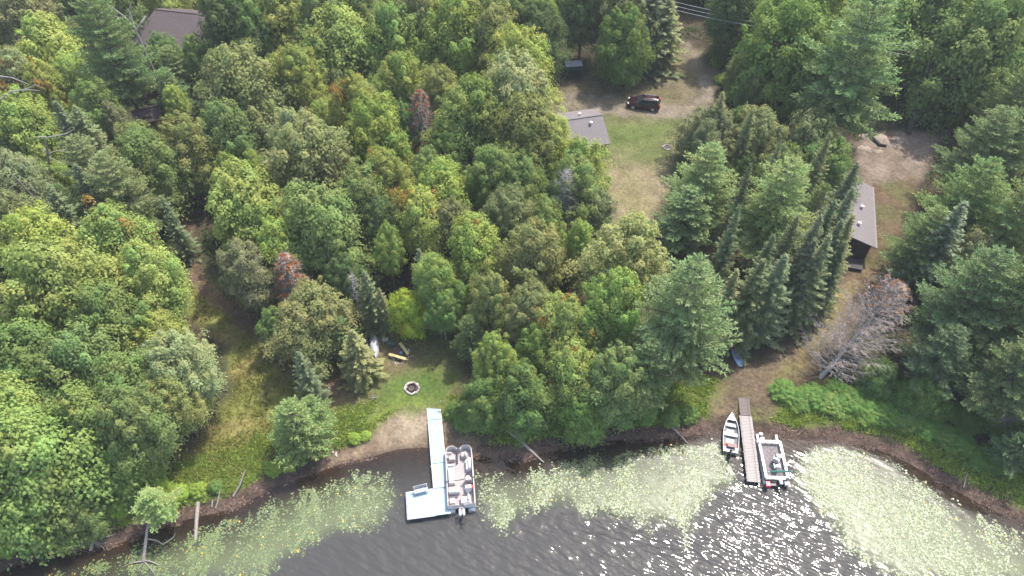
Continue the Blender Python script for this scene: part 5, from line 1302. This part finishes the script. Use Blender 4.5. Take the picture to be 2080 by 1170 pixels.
# stepped boardwalk between cabin and shed
a_, b_ = G(411, 200), G(408, 232); bw_ = empty('boardwalk', (a_ + b_) / 2, math.atan2(b_[1] - a_[1], b_[0] - a_[0]), 'short red-brown boardwalk with a rail below the brown-roofed cabin', 'boardwalk'); Lw = math.hypot(*(b_ - a_)[:2])
for k in range(int(Lw / .28)): MB().box((-Lw / 2 + .28 * k + .14, 0, .3), (.25, 1.2, .05)).build('plank', WALLB, bw_)
for sy in (-1, 1): MB().box((0, sy * .5, .1), (Lw, .08, .34)).build('stringer', WALLB, bw_)
MB().box((0, .62, 1.1), (Lw, .07, .09)).build('handrail', WALLO, bw_)
for k in range(3): MB().box((-Lw / 2 + .1 + k * (Lw - .2) / 2, .62, .6), (.07, .07, .98)).build('rail_post', WALLB, bw_)
# green open-fronted shed beside the drive
p = G(1165, 152); gs = empty('open_shed', p, .1, 'green open-fronted shed with a grey lid beside the drive', 'shed')
MB().box((0, 1.0, .7), (2.2, .08, 1.5)).build('back_wall', GREEN, gs)
for sx in (-1, 1): MB().box((sx * 1.1, 0, .7), (.08, 1.9, 1.5)).build('side_wall', GREEN, gs)
MB().box((0, .45, 1.5), (2.4, 1.3, .07), m=Matrix.Rotation(.08, 3, 'X')).build('roof', GREYP, gs); MB().box((0, 0, .05), (2.1, 1.9, .06)).build('floor', BLACK, gs)
MB().tube([(-1.1, -.9, 1.45), (1.1, -.9, 1.45)], .04, 6).build('front_bar', GREEN, gs)

# ------------------------------------------------------------------ maroon car
CARP = mat('maroon_paint', (.030, .008, .013), .22, .25, var=.05, spec=.6)
fwp, rwp = G(1287, 221), G(1324.5, 226); dv = fwp - rwp; yaw = math.atan2(-dv[0], dv[1])
cc = (fwp + rwp) / 2 + np.array([0.12, .72, 0])
car = empty('parked_car', (cc[0], cc[1], float(gz(cc[0], cc[1])) - .02), yaw, 'dark maroon estate car parked on the drive under the trees', 'car')
# stations along y (front = +y): y, half width low, belt height, half width belt, sill
ST = [(2.16, .62, .62, .60, .38), (2.10, .80, .72, .74, .28), (1.75, .88, .90, .82, .24), (1.0, .90, 1.00, .86, .24), (.4, .91, 1.04, .87, .24), (-.8, .91, 1.06, .87, .24), (-1.7, .89, 1.08, .85, .26), (-2.08, .84, 1.06, .80, .32), (-2.18, .74, .95, .72, .42)]
v, f = [], []
for y_, wl, zb, wb_, zs in ST:
    v += [(-wl * .94, y_, zs), (-wl, y_, zs + .25), (-wl, y_, zb - .22), (-wb_, y_, zb), (wb_, y_, zb), (wl, y_, zb - .22), (wl, y_, zs + .25), (wl * .94, y_, zs)]
for i in range(len(ST) - 1):
    for k in range(8): f.append((i * 8 + k, i * 8 + (k + 1) % 8, (i + 1) * 8 + (k + 1) % 8, (i + 1) * 8 + k))
f += [tuple(range(8)), tuple((len(ST) - 1) * 8 + k for k in range(7, -1, -1))]
MB().add(v, f).build('body', CARP, car, .02, smooth=True)
RO = [(.98, .80, 1.00), (.18, .68, 1.50), (-.2, .67, 1.58), (-1.3, .66, 1.58), (-1.85, .64, 1.50), (-2.06, .78, 1.06)]
v, f = [], []
for y_, w_, z_ in RO: v += [(-w_, y_, z_), (w_, y_, z_)]
f = [(2 * i, 2 * i + 1, 2 * i + 3, 2 * i + 2) for i in (1, 2, 3)]
v2 = [(x_, y_, z_ - .06) for x_, y_, z_ in v]; nb = len(v)
MB().add(v + v2, f + [tuple(reversed([q + nb for q in t_])) for t_ in f] + [(2, 4, nb + 4, nb + 2), (4, 6, nb + 6, nb + 4), (6, 8, nb + 8, nb + 6), (5, 3, nb + 3, nb + 5), (7, 5, nb + 5, nb + 7), (9, 7, nb + 7, nb + 9)]).build('roof', CARP, car, smooth=True)
MB().add([v[0], v[1], v[3], v[2]], [(0, 1, 2, 3)]).build('windscreen', GLASSD, car); MB().add([v[8], v[9], v[11], v[10]], [(0, 1, 2, 3)]).build('rear_window', GLASSD, car)
for sx in (-1, 1):
    q = lambda y_, z_, w_: (sx * w_, y_, z_)
    for poly in ([q(.9, 1.03, .85), q(.12, 1.46, .705), q(-.30, 1.50, .70), q(-.30, 1.05, .865)], [q(-.36, 1.05, .865), q(-.36, 1.50, .70), q(-1.15, 1.50, .69), q(-1.15, 1.07, .855)], [q(-1.21, 1.07, .855), q(-1.21, 1.50, .69), q(-1.72, 1.42, .69), q(-1.85, 1.10, .83)]):
        MB().add(poly, [(0, 1, 2, 3)]).build('side_window', GLASSD, car)
    for a1, b1 in ((q(.94, 1.0, .84), q(.16, 1.52, .69)), (q(-.33, 1.05, .87), q(-.33, 1.53, .70)), (q(-1.18, 1.07, .86), q(-1.18, 1.53, .70)), (q(-1.98, 1.08, .80), q(-1.8, 1.5, .67))): MB().tube([a1, b1], .035, 5).build('pillar', CARP, car)
    MB().tube([q(.05, 1.57, .62), q(-1.5, 1.60, .60)], .025, 6).build('roof_rail', ALU, car)
    MB().box((sx * .98, .72, 1.08), (.18, .12, .13)).build('mirror', CARP, car, .03)
    MB().box((sx * .60, 2.02, .74), (.36, .18, .13), rz=-sx * .35).build('headlight', mat('lamp_clear', (.55, .55, .58), .2), car, .03)
    MB().box((sx * .74, -2.06, 1.0), (.22, .18, .36), rz=sx * .25).build('tail_light', mat('lamp_red', (.55, .02, .04), .25), car, .03)
    for y_ in (1.32, -1.30):
        wh = MB().tube([(sx * .72, y_, .34), (sx * .74, y_, .34), (sx * .91, y_, .34), (sx * .925, y_, .34)], [.30, .34, .34, .29], 20).build('wheel', BLACK, car)
        MB().tube([(sx * .922, y_, .34), (sx * .94, y_, .34)], [.22, .2], 14).build('rim', ALU, wh)
MB().box((0, -2.16, .55), (1.4, .12, .2)).build('rear_bumper', BLACK, car, .03); MB().box((0, 2.13, .48), (1.3, .12, .2)).build('front_bumper', BLACK, car, .03); MB().box((0, -2.19, .82), (.5, .02, .13)).build('number_plate', WHITE, car)

# ------------------------------------------------------------------ overhead line
pa, pb_ = W(1330, 4, 9.0), W(1640, 62, 9.0); dv = (pb_ - pa)[:2]; dv /= np.hypot(*dv); nn = np.array([-dv[1], dv[0]])
for i, (q, lab) in enumerate(((pa, 'wooden power pole hidden in the dark spruces by the road'), (pb_, 'wooden power pole hidden behind the green oaks'))):
    zg = float(gz(q[0], q[1])); po = empty('power_pole', (q[0], q[1], zg), math.atan2(nn[1], nn[0]), lab, 'power pole')
    MB().tube([(0, 0, -.5), (0, 0, 10.6 - zg)], [.15, .1], 8).build('pole', BARK_GREY, po); MB().box((0, .12, 9.0 - zg), (2.4, .1, .12)).build('crossarm', PLANKD, po)
    for k in (-1, 0, 1): MB().tube([(k * 1.05, .12, 9.06 - zg), (k * 1.05, .12, 9.2 - zg)], .05, 8).build('insulator', WHITE, po)
WIRE = mat('wire', (.42, .42, .42), .5, .3)
for k, lab in ((-1, 'power cable strung nearest the lake side of the poles'), (0, 'middle power cable between the poles'), (1, 'power cable strung on the far side of the poles')):
    q0, q1 = pa[:2] + nn * k * 1.05, pb_[:2] + nn * k * 1.05; pts = []
    for s in np.linspace(-1.2, 2.2, 40):
        c_ = q0 + (q1 - q0) * s; fr_ = s - math.floor(s); pts.append((c_[0], c_[1], 9.2 - 4 * .45 * fr_ * (1 - fr_)))
    tag(MB().tube(pts, .03, 5).build('power_cable', WIRE), lab, 'cable')

# ------------------------------------------------------------------ thin summer haze
hm_ = bpy.data.materials.new('haze'); hm_.use_nodes = True; hn = hm_.node_tree; hn.nodes.remove(hn.nodes['Principled BSDF'])
pv = hn.nodes.new('ShaderNodeVolumePrincipled'); pv.inputs['Density'].default_value = .0003; pv.inputs['Color'].default_value = (.9, .93, .95, 1); pv.inputs['Anisotropy'].default_value = .0
hn.links.new(pv.outputs[0], hn.nodes['Material Output'].inputs['Volume'])
hz = MB().box((0, 0, 29.0), (5600, 5600, 66)).build('haze', hm_); tag(hz, 'thin pale haze in the air over the lake and woods', 'haze', kind='stuff')
